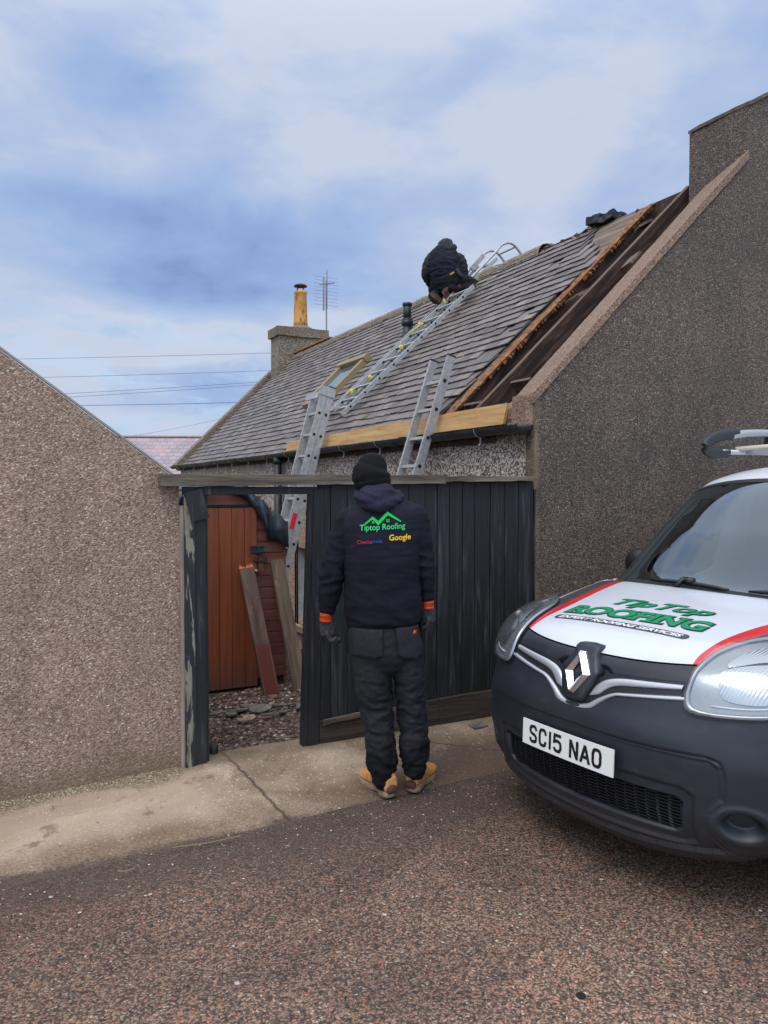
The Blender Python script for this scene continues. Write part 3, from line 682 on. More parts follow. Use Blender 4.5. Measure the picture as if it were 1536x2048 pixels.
# a row of bare orange ridge near the far chimney, far coping
rr = MB(); rr.beam((RU-.05, 9.0, RZ+.045), (RU-.05, 10.9, RZ+.045), .14, .03); rr.build('ridge_timber', M_torn, cot)
fcop = MB(); fcop.beam((-.12, 11.35, EZ+.05-.12*KS), (1.93, 11.35, EZ+.05+1.93*KS), .30, .16, NRM); fcop.build('coping', M_copeg, cot)
me = MB().box((1.80, 10.75, EZ+KS*1.80-.05), (2.0, 11.1, EZ+KS*1.93+.10)).mesh(); cut(me, .06); rough_mesh(me, .03, 6)
mkobj('chimney_flashing', me, M_copeg, cot)
# gutter, brackets, downpipe, cables
gt = MB(); rows = []; n = 60
for i in range(n+1):
    v_ = -.0+i/n*11.85; sag = .012*mnoise.noise(Vector((v_*.6, 2, 2)))+.004*mnoise.noise(Vector((v_*2.6, 5, 2))); row = []
    for k in range(9):
        a = math.pi+math.pi*k/8.; row.append((-.085+math.cos(a)*.062, v_, 2.10+sag+math.sin(a)*.058))
    for k in range(8, -1, -1):
        a = math.pi+math.pi*k/8.; row.append((-.085+math.cos(a)*.056, v_, 2.10+sag+math.sin(a)*.052))
    row.append(row[0]); rows.append(row)
gt.grid(rows)
for v_ in (.0, 11.84): gt.prism([(-.085+math.cos(math.pi+math.pi*k/8)*.064, 2.10+math.sin(math.pi+math.pi*k/8)*.06) for k in range(9)], 'y', v_, v_+.006)
gut = gt.build('gutter', M_gutter, cot, True)
for v_ in (1.9, 4.5, 7.1, 9.6):
    u_ = [(-.085+math.cos(math.pi+math.pi*k/10)*.069, v_, 2.10+math.sin(math.pi+math.pi*k/10)*.066) for k in range(11)]
    b = MB(); b.grid([u_, [(p[0], p[1]+.09, p[2]) for p in u_]]); b.build('joint_collar', M_gutter, gut, True)
proto = None
for i in range(13):
    v_ = .55+i*.86
    if proto is None:
        b = MB(); pts = [(-.085+math.cos(math.pi+math.pi*k/10)*.066, 0, 2.10+math.sin(math.pi+math.pi*k/10)*.063) for k in range(11)]
        b.tube(pts, .0045, 5); b.tube([(-.085, 0, 2.04), (-.088, -.004, 2.0), (-.095, 0, 1.975)], [.008, .006, .009], 6); proto = b.build('gutter_clip', M_galv, gut); o = proto
    else: o = proto.copy(); COL.objects.link(o); o.parent = gut
    o.location = (0, v_, 0)
dp = MB(); dp.tube([(-.085, 5.27, 2.06), (-.085, 5.27, -.35)], .052, 14); dp.tube([(-.085, 5.27, 2.04), (-.085, 5.27, 1.97)], .06, 14); dp.tube([(-.085, 5.27, .8), (-.085, 5.27, .74)], .058, 14)
dp.build('downpipe', M_gutter, cot, True)
cb = MB()
for k in range(2): cb.tube([(-.012, 4.75+k*.07, -.2), (-.012, 4.75+k*.07, 1.86), (-.014, 4.79+k*.07, 1.95), (-.014, 4.9+k*.07, 2.0), (-.014, 5.2, 2.01)], .011, 6)
cb.build('cable', M_gutter, cot, True)
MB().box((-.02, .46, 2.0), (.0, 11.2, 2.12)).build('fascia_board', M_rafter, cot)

# ---- neighbouring gable on the left
lh = bthing('neighbouring_house', 'pinkish roughcast gable of the house left of the gateway', 'house', -2.505, 0)
lw = MB(); SL = .74
lw.prism([(0, -.5), (0, 1.69), (-3.6, 1.69+3.6*SL), (-7.2, 1.69), (-7.2, -.5)], 'y', .0, 7.6)
lw.build('wall', M_left, lh)
vg = MB(); vg.beam((.01, .012, 1.697), (-3.6, .012, 1.697+3.61*SL), .035, .010, (SL, 0, 1)); vg.build('verge_strip', material('pale_verge', color=rgb(150, 142, 132), rough=.6), lh)
rf = MB(); nrm = Vector((SL, 0, 1)).normalized()
a = Vector((.0, .08, 1.68)); b = Vector((-3.6, .08, 1.68+3.6*SL)); c = Vector((-3.6, 7.6, 1.68+3.6*SL)); d = Vector((.0, 7.6, 1.68))
rf.add([a, b, c, d]+[p+nrm*.016 for p in (a, b, c, d)], [(0,1,2,3), (7,6,5,4), (0,4,5,1), (2,6,7,3), (3,7,4,0)])
a = Vector((-7.26, .08, 1.65)); d = Vector((-7.26, 7.6, 1.65))
rf.add([b, a, d, c]+[p+Vector((-SL, 0, 1)).normalized()*.016 for p in (b, a, d, c)], [(0,1,2,3), (7,6,5,4), (0,4,5,1)])
rf.build('roof', M_slate, lh)

# ---- house far behind
fh = thing('distant_house', 'distant house with a pale pink slate roof seen in the gap', 'house', (-11, 30, -.5), R(3))
z0 = 4.35
MB().box((-9, 0, 0), (9, 6, 2.3)).build('wall', M_side, fh)
r_ = MB(); r_.prism([(-.3, 2.2), (3.1, z0), (6.3, 2.2)], 'x', -9.2, 9.2); r_.build('roof', M_farroof, fh)
MB().beam((-9.2, 3.1, z0+.01), (9.2, 3.1, z0+.01), .22, .06).build('ridge_tiles', material('pink_ridge', lambda t: {'Base Color': t.ramp(t.noise(t.coord(), 3, 2, .6), [(.4, rgb(150, 140, 142)), (.6, rgb(190, 140, 124))])}, rough=.8), fh)

# ---- overhead power lines
def wire(px0, py0, px1, py1, Z, ext, label, r=.015, sag=.25):
    a = at(px0, py0, Z); b = at(px1, py1, Z*1.05); d = b-a; a2 = a-d*ext; b2 = b+d*ext; pts = []
    for i in range(25):
        s = i/24; p = a2.lerp(b2, s); p.z -= sag*4*s*(1-s)-sag*.9; pts.append(p-a2)
    o = MB().tube(pts, r, 5).build('power_line', material('wire_grey', color=rgb(84, 92, 112), rough=.7) if 'wire_grey' not in bpy.data.materials else bpy.data.materials['wire_grey'])
    o.location = a2; tag(o, label, 'power line', 'power lines crossing the sky')
wire(40, 718, 545, 706, 60, 1, 'topmost of the thin power lines left of the far chimney')
wire(80, 755, 545, 741, 60, 1, 'second power line from the top, left of the far chimney')
wire(120, 788, 520, 764, 60, 1, 'third power line from the top, upper one of the close pair')
wire(125, 795, 505, 770, 60, 1, 'fourth power line from the top, lower one of the close pair')
wire(150, 811, 475, 805, 60, 1, 'lowest of the level power lines above the distant pink roof', .022)
wire(345, 858, 440, 838, 60, 1.2, 'short slanting wire just above the distant roof ridge', .010)
# TV aerial on the far chimney
ae = bthing('television_aerial', 'tall television aerial on a pole behind the far chimney', 'aerial', 3.10, 11.2, 3.6)
MB().tube([(0, 0, 0), (0, 0, 2.55)], .018, 8).build('mast', M_galv, ae)
am = MB(); am.beam((-.08, .2, 2.5), (.08, -.25, 2.46), .02, .02)
for k in range(9): am.tube([(-.30, -.02+.0*k, 2.02+k*.075), (.26, -.02, 2.02+k*.075)], .003 if k % 2 else .004, 4)
am.tube([(0, -.03, 1.95), (0, -.03, 2.78)], .012, 5); am.tube([(-.08, -.04, 1.9), (-.08, -.04, 2.6)], .02, 6)
am.build('reflector', M_galv, ae)
MB().beam((-.16, 0, 1.05), (.02, 0, 1.05), .03, .03).build('bracket', M_galv, ae)

# ================================================================== gateway fence
fe = bthing('board_fence', 'black painted board fence with grey timber cap and open doorway between the two walls', 'fence', 0, 0, 0)
rnd = random.Random(31)
bm_ = MB(); x = -1.665
while x < -.03:                        # vertical boards right of the doorway
    wd = rnd.uniform(.085, .125); x1 = min(x+wd, -.012)
    zb = .212+.012*rnd.random()-.02*max(0, (-.9-x)); y = rnd.uniform(-.006, .006)
    bm_.box((x+.0025, y-.011, zb), (x1-.0025, y+.011, 1.70)); x = x1
bm_.build('board_panel', M_black, fe, bevel=.002)
def post(x0, x1, y0, y1, z0, z1, m, lean=0, name='post'):
    mb = MB(); n = 10; rows = []
    for i in range(n+1):
        z = z0+(z1-z0)*i/n; s = lean*(z-z0)/(z1-z0); w_ = .003*mnoise.noise(Vector((i*.9, x0*7, 0)))
        rows.append([(x0+s+w_, y0, z), (x1+s+w_, y0, z), (x1+s, y1, z), (x0+s+w_, y1, z), (x0+s+w_, y0, z)])
    mb.grid(rows, flip=False); mb.f += [(3,2,1,0), tuple(n*5+k for k in (0,1,2,3))]
    return mb.build(name, m, fe)
post(-2.505, -2.487, -.030, .03, .03, 1.55, M_barepost)
post(-2.486, -2.428, -.045, .035, .04, 1.60, M_peel)
post(-2.427, -2.365, -.035, .045, .04, 1.63, M_black)
post(-2.364, -2.345, -.01, .05, .05, 1.62, M_black)
post(-1.775, -1.745, -.03, .03, .06, 1.63, M_black, .055)
post(-1.744, -1.675, -.036, .03, .05, 1.64, M_black, .045)
post(-.012, .0, -.02, .012, .3, 1.64, M_black)
bk = MB(); bk.beam((-2.44, -.052, 1.635), (-2.395, -.052, 1.47), .10, .018, (0, 1, 0)); bk.build('corner_block', M_black, fe)
MB().beam((-2.49, -.018, 1.635), (-1.68, -.018, 1.635), .03, .045).build('lintel', M_black, fe)
def capmesh(x0, x1, z0a, z1a, z0b, z1b, y0, y1, seed):
    mb = MB(); n = 40; rows = []
    for i in range(n+1):
        s = i/n; x = x0+(x1-x0)*s; zl = z0a+(z0b-z0a)*s; zt = z1a+(z1b-z1a)*s
        a = .005*mnoise.noise(Vector((x*6, seed, 0))); b = .006*mnoise.noise(Vector((x*8, seed, 4)))
        rows.append([(x, y0+a, zl+b), (x, y0+a*.5, (zl+zt)/2), (x, y0+a, zt+a), (x, (y0+y1)/2, zt+a*.4+.002), (x, y1, zt+a), (x, y1, zl), (x, y0+a, zl+b)])
    mb.grid(rows, flip=True); mb.f += [(0,1,2,3,4,5), tuple(n*7+k for k in (5,4,3,2,1,0))]
    return mb
capmesh(-2.62, -.78, 1.66, 1.727, 1.680, 1.735, -.075, .05, 1).build('cap_rail', M_cap, fe)
capmesh(-.78, -.03, 1.692, 1.728, 1.70, 1.732, -.085, .05, 7).build('cap_rail', M_cap, fe)
b1 = capmesh(-1.665, -.80, .05, .205, .06, .235, -.03, .0, 12); b1.build('base_board', M_basebd, fe)
b2 = capmesh(-.80, -.01, .06, .24, .06, .25, -.035, -.005, 15); b2.build('base_board', M_basebd, fe)
b3 = capmesh(-1.64, -1.36, .185, .215, .205, .232, -.045, -.03, 22); b3.build('base_board', M_cap, fe)

# ================================================================== garden shed in the yard
sz0 = -.16
sh = bthing('garden_shed', 'brown clad shed with orange door seen through the gateway', 'shed', -1.03, 2.4, sz0)
rnd = random.Random(8)
cl = MB(); z = .06
for k in range(16):                    # boards right of the door
    h = .105; zt = z+h
    xr = -.0; xl = -.27
    if z < 1.70: 
        xr2 = 0 if z < 1.40 else -(z-1.40)*.95
        cl.prism([(-.02, z+.004), (-.006, z+.004), (.004, zt-.002), (-.02, zt-.002)], 'x', xl, max(xl+.02, xr2))
    z = zt
cl.prism([(-.02, 1.66), (-.006, 1.66), (.0, 1.745), (-.02, 1.745)], 'x', -1.0, -.27)
cl.box((-1.25, -.02, .0), (-.86, 0, 1.8))
cl.build('cladding', M_clad, sh)
MB().prism([(-1.25, .05), (-.0, .05), (-.0, 1.46), (-.62, 1.90), (-1.25, 1.5)], 'y', .012, 1.5).build('wall', M_clad, sh)
MB().box((-1.2, .0, -.2), (.0, 1.5, .05)).build('base', M_basebd, sh)
MB().box((-.012, -.024, .0), (.012, .0, 1.45)).build('corner_strip', M_clad, sh)
dr = MB(); x = -.855
for k in range(5):
    dr.box((x+.0015, -.045, .0), (x+.1155, -.022, 1.635)); x += .117
dro = dr.build('door', M_door, sh, bevel=.003)
MB().box((-.33, -.062, 1.22), (-.21, -.047, 1.275)).box((-.335, -.068, 1.27), (-.20, -.047, 1.285)).build('cover_flap', M_felt, dro)
MB().box((-.31, -.056, 1.14), (-.18, -.046, 1.185)).box((-.262, -.075, 1.145), (-.235, -.056, 1.175)).build('hasp', M_rust, dro)
pl_ = MB().box((-.268, -.088, 1.06), (-.222, -.062, 1.118)); pl_.tube([(-.258, -.075, 1.115), (-.258, -.075, 1.15), (-.245, -.075, 1.162), (-.232, -.075, 1.15), (-.232, -.075, 1.115)], .005, 6); pl_.build('padlock', material('brass', color=rgb(120, 100, 70), rough=.4, metal=.6), dro)
kn = MB().ellipsoid((-.285, -.06, 1.055), (.017, .017, .017), 10, 8); kn.build('knob', M_galv, dro, True)
MB().box((-.857, -.05, 1.637), (-.268, -.021, 1.66)).build('lintel', M_hole, sh)
ft = MB(); rows = []
prof = [(-1.3, 1.52), (-1.05, 1.72), (-.62, 1.93), (-.30, 1.76), (-.15, 1.62), (.02, 1.50)]
for yy in (-.07, -.03, .3, .8, 1.5):
    rows.append([(p[0], yy+.015*math.sin(i*2.3), p[1]+.02*math.sin(i*1.9+yy*7)) for i, p in enumerate(smooth_poly(prof, 4, False))])
ft.grid(rows)
edge = [(p[0], -.07+.015*math.sin(i*2.3), p[1]+.02*math.sin(i*1.9-.49)) for i, p in enumerate(smooth_poly(prof, 4, False))]
ft.grid([edge, [(p[0]+.01*math.sin(i), p[1]-.004+.012*math.sin(i*1.7), p[2]-.11-.10*max(0, math.sin(i*.55))**2-(.13 if p[0] > -.2 else 0)) for i, p in enumerate(edge)]])
o = ft.build('felt_cover', M_felt, sh, True); k = o.modifiers.new('s', 'SOLIDIFY'); k.thickness = .006

# ================================================================== planks leaning in the yard
def lean_plank(name, foot, top, wd, th, m, label, broken=False, tip=None):
    a = uv(*foot); b = uv(*top); t_ = thing(name, label, 'plank', a, TH); d = b-a; L = d.length
    mb = MB(); n = 14; rows = []
    for i in range(n+1):
        z = L*i/n; j = .004*mnoise.noise(Vector((i*.8, L*9, 0)))
        rows.append([(-wd/2+j, -th/2, z), (wd/2+j, -th/2, z), (wd/2+j, th/2, z), (-wd/2+j, th/2, z), (-wd/2+j, -th/2, z)])
    mb.grid(rows); mb.f += [(3,2,1,0), tuple(n*5+k for k in (0,1,2,3))]
    o = mb.build('board', m, t_)
    q = d.normalized().to_track_quat('Z', 'Y')
    zax = d.normalized(); xax = (U*1.0); xax = (xax-zax*xax.dot(zax)).normalized(); yax = zax.cross(xax)
    M_ = Matrix((xax, yax, zax)).transposed().to_4x4(); t_.rotation_euler = M_.to_euler()
    if broken:
        sp = MB(); rr = random.Random(2)
        for k in range(11):
            x = -wd/2+wd*(k+.5)/11; h = .012+.030*abs(math.cos(k*.35+.2))*rr.uniform(.7, 1.2)
            sp.add([(x-wd/22, -th/2, L-.01), (x+wd/22, -th/2, L-.012), (x+wd/22, th/2, L-.01), (x-wd/22, th/2, L-.01), (x+rr.uniform(-.006,.006), rr.uniform(-th/2, th/3), L+h)], [(0,1,4), (1,2,4), (2,3,4), (3,0,4), (3,2,1,0)])
        sp.build('splintered_end', material('fresh_broken_wood', color=rgb(214, 122, 58), rough=.7), t_)
    return t_
lean_plank('plank', (-1.30, 1.96, yard_z(-1.3, 1.96)), (-1.42, 2.30, .93), .135, .035, M_plank, 'old brown joist with a fresh orange broken top leaning on the shed door', True)
lean_plank('plank', (-1.01, 2.02, yard_z(-1.0, 2.02)-.02), (-1.10, 2.40, .98), .125, .045, M_plank2, 'grey brown joist leaning at the shed corner beside the ladder foot')

# broken slates lying on the gravel
rnd = random.Random(17)
SLAB = ['largest dark slate at the back of the slate heap in the yard', 'wide slate at the back left of the heap on the gravel', 'broad dark slate lying at the front of the slate heap', 'long narrow slate sticking out to the right of the slate heap',
 'small slate at the left edge of the slate heap', 'small thin slate lying farthest left on the gravel near the post', 'tan broken stone piece in front of the slate heap', 'small tan stone piece left of the larger tan one',
 'thin brown grey piece in front of the heap, nearest the doorway middle', 'small slate piece between the heap and the tilted plank foot', 'narrow slate right of the heap near the fence post', 'slate piece standing out of the gravel beside the right fence post']
spots = [(-1.62, 1.55, .18, .11, 0), (-1.74, 1.46, .22, .12, .5), (-1.60, 1.36, .24, .13, .2), (-1.42, 1.48, .26, .06, .1), (-1.83, 1.36, .14, .09, 1.2), (-1.93, 1.42, .13, .06, .3),
         (-1.75, 1.16, .16, .11, .8), (-1.83, 1.06, .12, .06, 2.0), (-1.62, 1.12, .13, .05, .2), (-1.45, 1.24, .12, .05, .4), (-1.30, 1.30, .16, .05, 1.1), (-1.28, 1.05, .09, .12, 1.3)]
M_brk = material('broken_slate', lambda t: {'Base Color': t.ramp(t.noise(t.coord(), 22, 5, .65), [(.3, rgb(70, 66, 66)), (.6, rgb(112, 106, 104)), (.75, rgb(150, 138, 120))])}, rough=.5)
M_brk2 = material('tan_broken_stone', lambda t: {'Base Color': t.ramp(t.noise(t.coord(), 22, 5, .65), [(.3, rgb(96, 78, 62)), (.7, rgb(168, 146, 118))])}, rough=.8)
for i, (u_, v_, l, wd, a) in enumerate(spots):
    n = 7; pts = []
    for k in range(n):
        q = 2*math.pi*k/n; pts.append((math.cos(q)*l/2*rnd.uniform(.75, 1.15), math.sin(q)*wd/2*rnd.uniform(.7, 1.2)))
    mb = MB().prism(pts, 'z', 0, .012); o = mb.build('broken_slate', M_brk2 if i in (6, 7) else M_brk)
    o.location = uv(u_, v_, yard_z(u_, v_)+.015+.01*(i % 3)); o.rotation_euler = (rnd.uniform(-.12, .16), rnd.uniform(-.15, .15), TH+a)
    tag(o, SLAB[i], 'slate', 'broken slates on the yard gravel')
o = MB().prism([(-.07, -.04), (.05, -.05), (.08, .03), (-.04, .05)], 'z', 0, .008).build('broken_slate', M_brk); o.location = uv(-.58, -.16, .062); o.rotation_euler = (0, 0, TH+.2)
tag(o, 'grey slate piece lying on the pavement under the fence, beside the van', 'slate')
# polythene rag at the post foot
me = MB().ellipsoid((0,0,.05), (.05,.04,.07), 12, 8).mesh(); rough_mesh(me, .03, 18)
o = mkobj('polythene_rag', me, M_blackpl, None, True); o.location = uv(-2.30, .12, .0); tag(o, 'crumpled black polythene at the foot of the doorway post', 'plastic sheet')

# small pale stones and litter on the road
rnd = random.Random(41)
pebs = [(683,1783),(291,1792),(337,1787),(102,1795),(160,1826),(770,1830),(800,1657),(862,1675),(1000,1784),(1014,1700),(1280,1770),(1203,1760),(1193,1847),(1410,1985),(1040,1830),(475,1968),(300,1790),(640,1862),(1520,1822),(90,1785),(1330,1905)]
M_peb = material('pale_pebble', lambda t: {'Base Color': t.ramp(t.noise(t.coord(), 40, 4, .6), [(.3, rgb(140, 126, 108)), (.7, rgb(196, 184, 166))])}, rough=.7)
for i, (px, py) in enumerate(pebs):
    d = at(px, py, 1)-Vector((0, 0, CAMH)); p = Vector((0, 0, CAMH))+d*(-CAMH/d.z)
    mb = MB(); stone(mb, 0, 0, 0, rnd.uniform(.005, .011), rnd, .35); o = mb.build('pebble', M_peb); 
    lp = p-C0; vv_ = lp.dot(V); o.location = (p.x, p.y, .003 if vv_ < edge_v(lp.dot(U)) else pave_z(lp.dot(U), vv_)+.002)
    tag(o, 'small pale pebble lying loose on the road', 'pebble', 'pale pebbles on the road')
d = at(1162, 1992, 1)-Vector((0, 0, CAMH)); p = Vector((0, 0, CAMH))+d*(-CAMH/d.z)
o = MB().tube([(0,0,0), (0,0,.003)], .016, 14).build('tar_spot', M_hole); o.location = p; tag(o, 'small round black tar spot on the road nearest the camera', 'tar spot')
M_straw = material('dry_straw', color=rgb(132, 112, 76), rough=.8)
for i, (pa, pb, lab) in enumerate((((345,1695), (480,1672), 'long dry stalk lying along the pavement edge'), ((235,1742), (270,1737), 'short pale twig in the silt left of the long stalk'))):
    q = []
    for px, py in (pa, ((pa[0]+pb[0])/2, (pa[1]+pb[1])/2+3), pb):
        d = at(px, py, 1)-Vector((0, 0, CAMH)); q.append(Vector((0, 0, CAMH))+d*(-(CAMH-.022)/d.z))
    o = MB().tube([x-q[0] for x in q], .003, 5).build('dry_stalk', M_straw); o.location = q[0]; tag(o, lab, 'twig')

# ================================================================== ladders
def rail(mb, p0, p1, nrm, depth, th, side):
    """channel rail: web facing sideways, flanges folded inwards"""
    mb.beam(p0, p1, th, depth, nrm)
def ladder(name, label, foot, top, across, spacing, depth, sections=1, group=None, step=.25, gap=.004, phase=.12):
    """foot, top in house coordinates for the near rail's centre; across = unit vector towards the far rail"""
    a = uv(*foot); b = uv(*top); t_ = thing(name, label, 'ladder', a, 0, group)
    d = (b-a); L = d.length; dn = d/L; nr = dn.cross(across).normalized()
    if nr.z < 0: nr = -nr
    for s in range(sections):
        off = nr*(depth+gap)*s; Ls = L-.02-.10*s if sections > 1 else L
        sec = MB(); a0 = off
        rb = MB().beam(a0+across*spacing, a0+across*spacing+dn*Ls, .022, depth, nr).build('rail', M_alu, t_, bevel=.003)
        k = 0; z = phase+(.0 if s == 0 else .0)
        first = None
        while z < Ls-.05:
            if first is None:
                first = MB().beam(across*.0, across*spacing, .028, .030, nr).build('rung', M_alu, t_, bevel=.002); o = first
            else: o = first.copy(); COL.objects.link(o); o.parent = t_
            o.location = a0+dn*z
            if k == 0:
                hp = MB().beam(a0, a0+dn*Ls, .022, depth, nr)
            c_ = a0+dn*z-across*.0115
            hp.beam(c_-across*.0012, c_+across*.0002, .030, .030, nr, mi=1)
            k += 1; z += step
        hp.build('rail', [M_alu, M_hole], t_)
        for q in (a0, a0+across*spacing):
            MB().beam(q+dn*Ls, q+dn*(Ls+.012), .026, depth+.004, nr).build('end_cap', M_gutter, t_)
    return t_, dn, nr, L
al = R(75); ct = 1/math.tan(al)
# near the left: double ladder up to the eaves
zt = 2.80; ub = -.13-.04
ladR, dn, nr, L = ladder('aluminium_ladder', 'silver double extension ladder standing behind the doorway, left of the man', (ub-(2.12+.30)*ct, 3.68, -.30), (ub+(zt-2.12)*ct, 3.66, zt), V, .30, .078, 2, 'aluminium ladders leaning on the eaves')
hk = MB(); hk.beam(dn*(L-.08)+nr*.05, dn*(L-.08)+nr*.05-V*.02, .10, .19, nr); hk.build('section_bracket', M_alu, ladR)
hb = MB(); hb.beam(dn*(L-.13)+nr*.12+V*.05, dn*(L-.13)+nr*.12+V*.44, .07, .012, nr); hb.build('hook_bracket', M_alu, ladR)
stk = MB(); c_ = dn*1.62-V*.0125+nr*.07; stk.beam(c_-dn*.09, c_+dn*.09, .001, .05, nr); stk.build('red_sticker', M_redp, ladR)
stk = MB(); c_ = dn*1.22-V*.0125+nr*.07; stk.beam(c_-dn*.09, c_+dn*.09, .001, .035, nr); stk.build('black_label', M_hole, ladR)
ladder('aluminium_ladder', 'silver single ladder rising behind the fence to the right of the man', (ub+.02-(2.12+.20)*ct, 1.50, -.20), (ub+.02+(2.76-2.12)*ct, 1.15, 2.76), V, .29, .075, 1, 'aluminium ladders leaning on the eaves', .25)

# ================================================================== things on the roof
def rw(u_, v_, off=0):                # world point on the roof
    p = slope(u_, v_, off); return uv(p.x, p.y, p.z)
NW = (U*NRM.x+Vector((0,0,1))*NRM.z).normalized(); SLD = (U*1.0+Vector((0,0,KS))).normalized()
# new eaves board
nb_ = bthing('timber_board', 'long new pine board lying on edge along the gutter behind both ladders', 'board', -.045, .30, 2.125)
mb = MB(); rows = []
for i in range(41):
    y = 4.74*i/40; s = i/40.; z1 = .155-.035*s+.004*mnoise.noise(Vector((y, 1, 0))); x_ = .02*math.sin(s*3)
    rows.append([(x_-.012, y-(.0), 0), (x_+.012, y, 0), (x_+.03, y-(.03*(1-s)**20), z1), (x_+.006, y-(.03*(1-s)**20), z1), (x_-.012, y, 0)])
mb.grid(rows, flip=True); mb.f += [(0,1,2,3), tuple(40*5+k for k in (3,2,1,0))]; mb.build('board', M_newwood, nb_)
# rubble between slates and wall at the eaves
me = MB().box((-.02, .04, 2.10), (.14, .50, 2.16)).mesh(); cut(me, .03); rough_mesh(me, .022, 16)
mkobj('wall_head_rubble', me, M_ridge, cot)
# skylight
sk = mkobj('skylight', MB().mesh('skylight'), M_velux, cot) if False else None
su0, su1, sv0, sv1 = .70, 1.30, 5.36, 6.16
def fr(mb, a, b, wd, lo, hi):
    p0, p1 = slope(*a), slope(*b); mb.beam(p0+NRM*(lo+hi)/2, p1+NRM*(lo+hi)/2, wd, hi-lo, NRM)
mb = MB(); fr(mb, (su0, sv0), (su1, sv0), .09, .02, .11); fr(mb, (su0, sv1), (su1, sv1), .09, .02, .11)
fr(mb, (su1, sv0-.06), (su1, sv1+.06), .11, .03, .135); fr(mb, (su0, sv0-.045), (su0, sv1+.045), .08, .02, .10)
skl = mb.build('skylight', M_velux, cot, bevel=.006)
gp = [slope(su0, sv0, .07), slope(su0, sv1, .07), slope(su1, sv1, .07), slope(su1, sv0, .07)]
MB().add(gp, [(3,2,1,0)]).build('pane', material('skylight_glass', color=(.20, .26, .28, 1), rough=.05, metal=.6), skl)
# vent pipe
vp = bthing('vent_pipe', 'black plastic soil vent pipe standing up through the slates', 'pipe', *slope(1.62, 4.84))
mb = MB(); mb.tube([(0,0,-.25), (0,0,.16)], .060, 18); mb.tube([(0,0,.13), (0,0,.155), (0,0,.20)], [.070, .082, .082], 18); mb.tube([(0,0,.20), (0,0,.225)], [.078, .070], 18)
mb.tube([(0,0,.22), (0,0,.42)], .056, 18); mb.build('pipe', M_gutter, vp, True)
mb = MB().tube([(0,0,.395), (0,0,.402), (0,0,.43), (0,0,.438)], [.058, .067, .067, .058], 18); mb.build('cap', M_gutter, vp, True)
mb = MB(); mb.tube([(.0,0,-.06), (.0,0,.03)], [.095, .064], 16); mb.build('flashing', M_gutter, vp, True)
# black bag / stacked slates on the ridge
me = MB().box((-.10, -.20, 0), (.12, .18, .09)).mesh(); cut(me, .03); rough_mesh(me, .035, 7, 3); rough_mesh(me, .012, 20, 8)
bgo = mkobj('black_bundle', me, M_blackpl); bgo.location = uv(RU+.03, 1.86, RZ+.0); bgo.rotation_euler = (0, .1, TH+.05)
tag(bgo, 'crumpled black plastic bundle lying on the roof ridge', 'bundle')
# roof ladder: two sections lying on the slates, hooked over the ridge
rl = thing('roof_ladder', 'silver roof ladder with yellow straps lying up the slates under the kneeling man', 'ladder', rw(.42, 4.30))
og = rw(.42, 4.30)
def rb_(name, p0, p1, wd, h, m=M_alu, par=None, bev=.003): return MB().beam(p0-og, p1-og, wd, h, NW).build(name, m, par or rl, bevel=bev)
def vr(s, u_): return s-.20*(u_-.42)   # the ladder runs slightly askew
def rails(name, u0, u1, s, o_, h, holes):
    mb = MB().beam(rw(u0, vr(s, u0), o_)-og, rw(u1, vr(s, u1), o_)-og, .030, h, NW)
    if holes:
        k = u0+.10
        while k < u1-.05:
            c_ = rw(k, vr(s, k), o_)-og-V*.016; mb.beam(c_-V*.001, c_+V*.001, .024, .024, NW, mi=1); k += .172
    return mb.build(name, [M_alu, M_hole], rl)
for s in (4.36, 4.78): rails('rail', .48, 2.50, s, .055, .045, s < 4.5)
for s in (3.84, 4.33): rails('rail', .40 if s > 4 else .30, 2.02 if s > 4 else 1.92, s, .125, .050, True)
for i in range(12):
    u_ = .55+i*.172
    rb_('rung', rw(u_, vr(4.36, u_), .055), rw(u_, vr(4.78, u_), .055), .026, .026)
    if u_ < 1.95: rb_('rung', rw(u_-.03, vr(3.84, u_), .125), rw(u_-.03, vr(4.33, u_), .125), .026, .026)
rb_('red_tip', rw(1.93, vr(4.33, 1.93)-.003, .128), rw(2.03, vr(4.33, 2.03)-.003, .128), .040, .062, M_redp)
rb_('end_cap', rw(1.92, vr(3.84, 1.92), .125), rw(1.935, vr(3.84, 1.935), .125), .036, .058, M_gutter)
for u_, s in ((1.80, 4.22), (1.50, 4.26), (1.16, 4.06), (.78, 4.06), (.62, 4.22)):
    rb_('yellow_strap', rw(u_, vr(s, u_)+.04, .16), rw(u_-.04, vr(s, u_)-.04, .17), .03, .04, M_yellow)
rb_('yellow_strap', rw(1.36, vr(4.30, 1.36), .165), rw(1.46, vr(4.12, 1.46), .17), .014, .018, M_yellow)
rb_('yellow_strap', rw(.56, vr(4.30, .56), .165), rw(.64, vr(4.12, .64), .17), .014, .018, M_yellow)
rb_('foot_bracket', rw(.44, vr(4.0, .4), .09), rw(.44, vr(4.78, .4), .09), .03, .04)
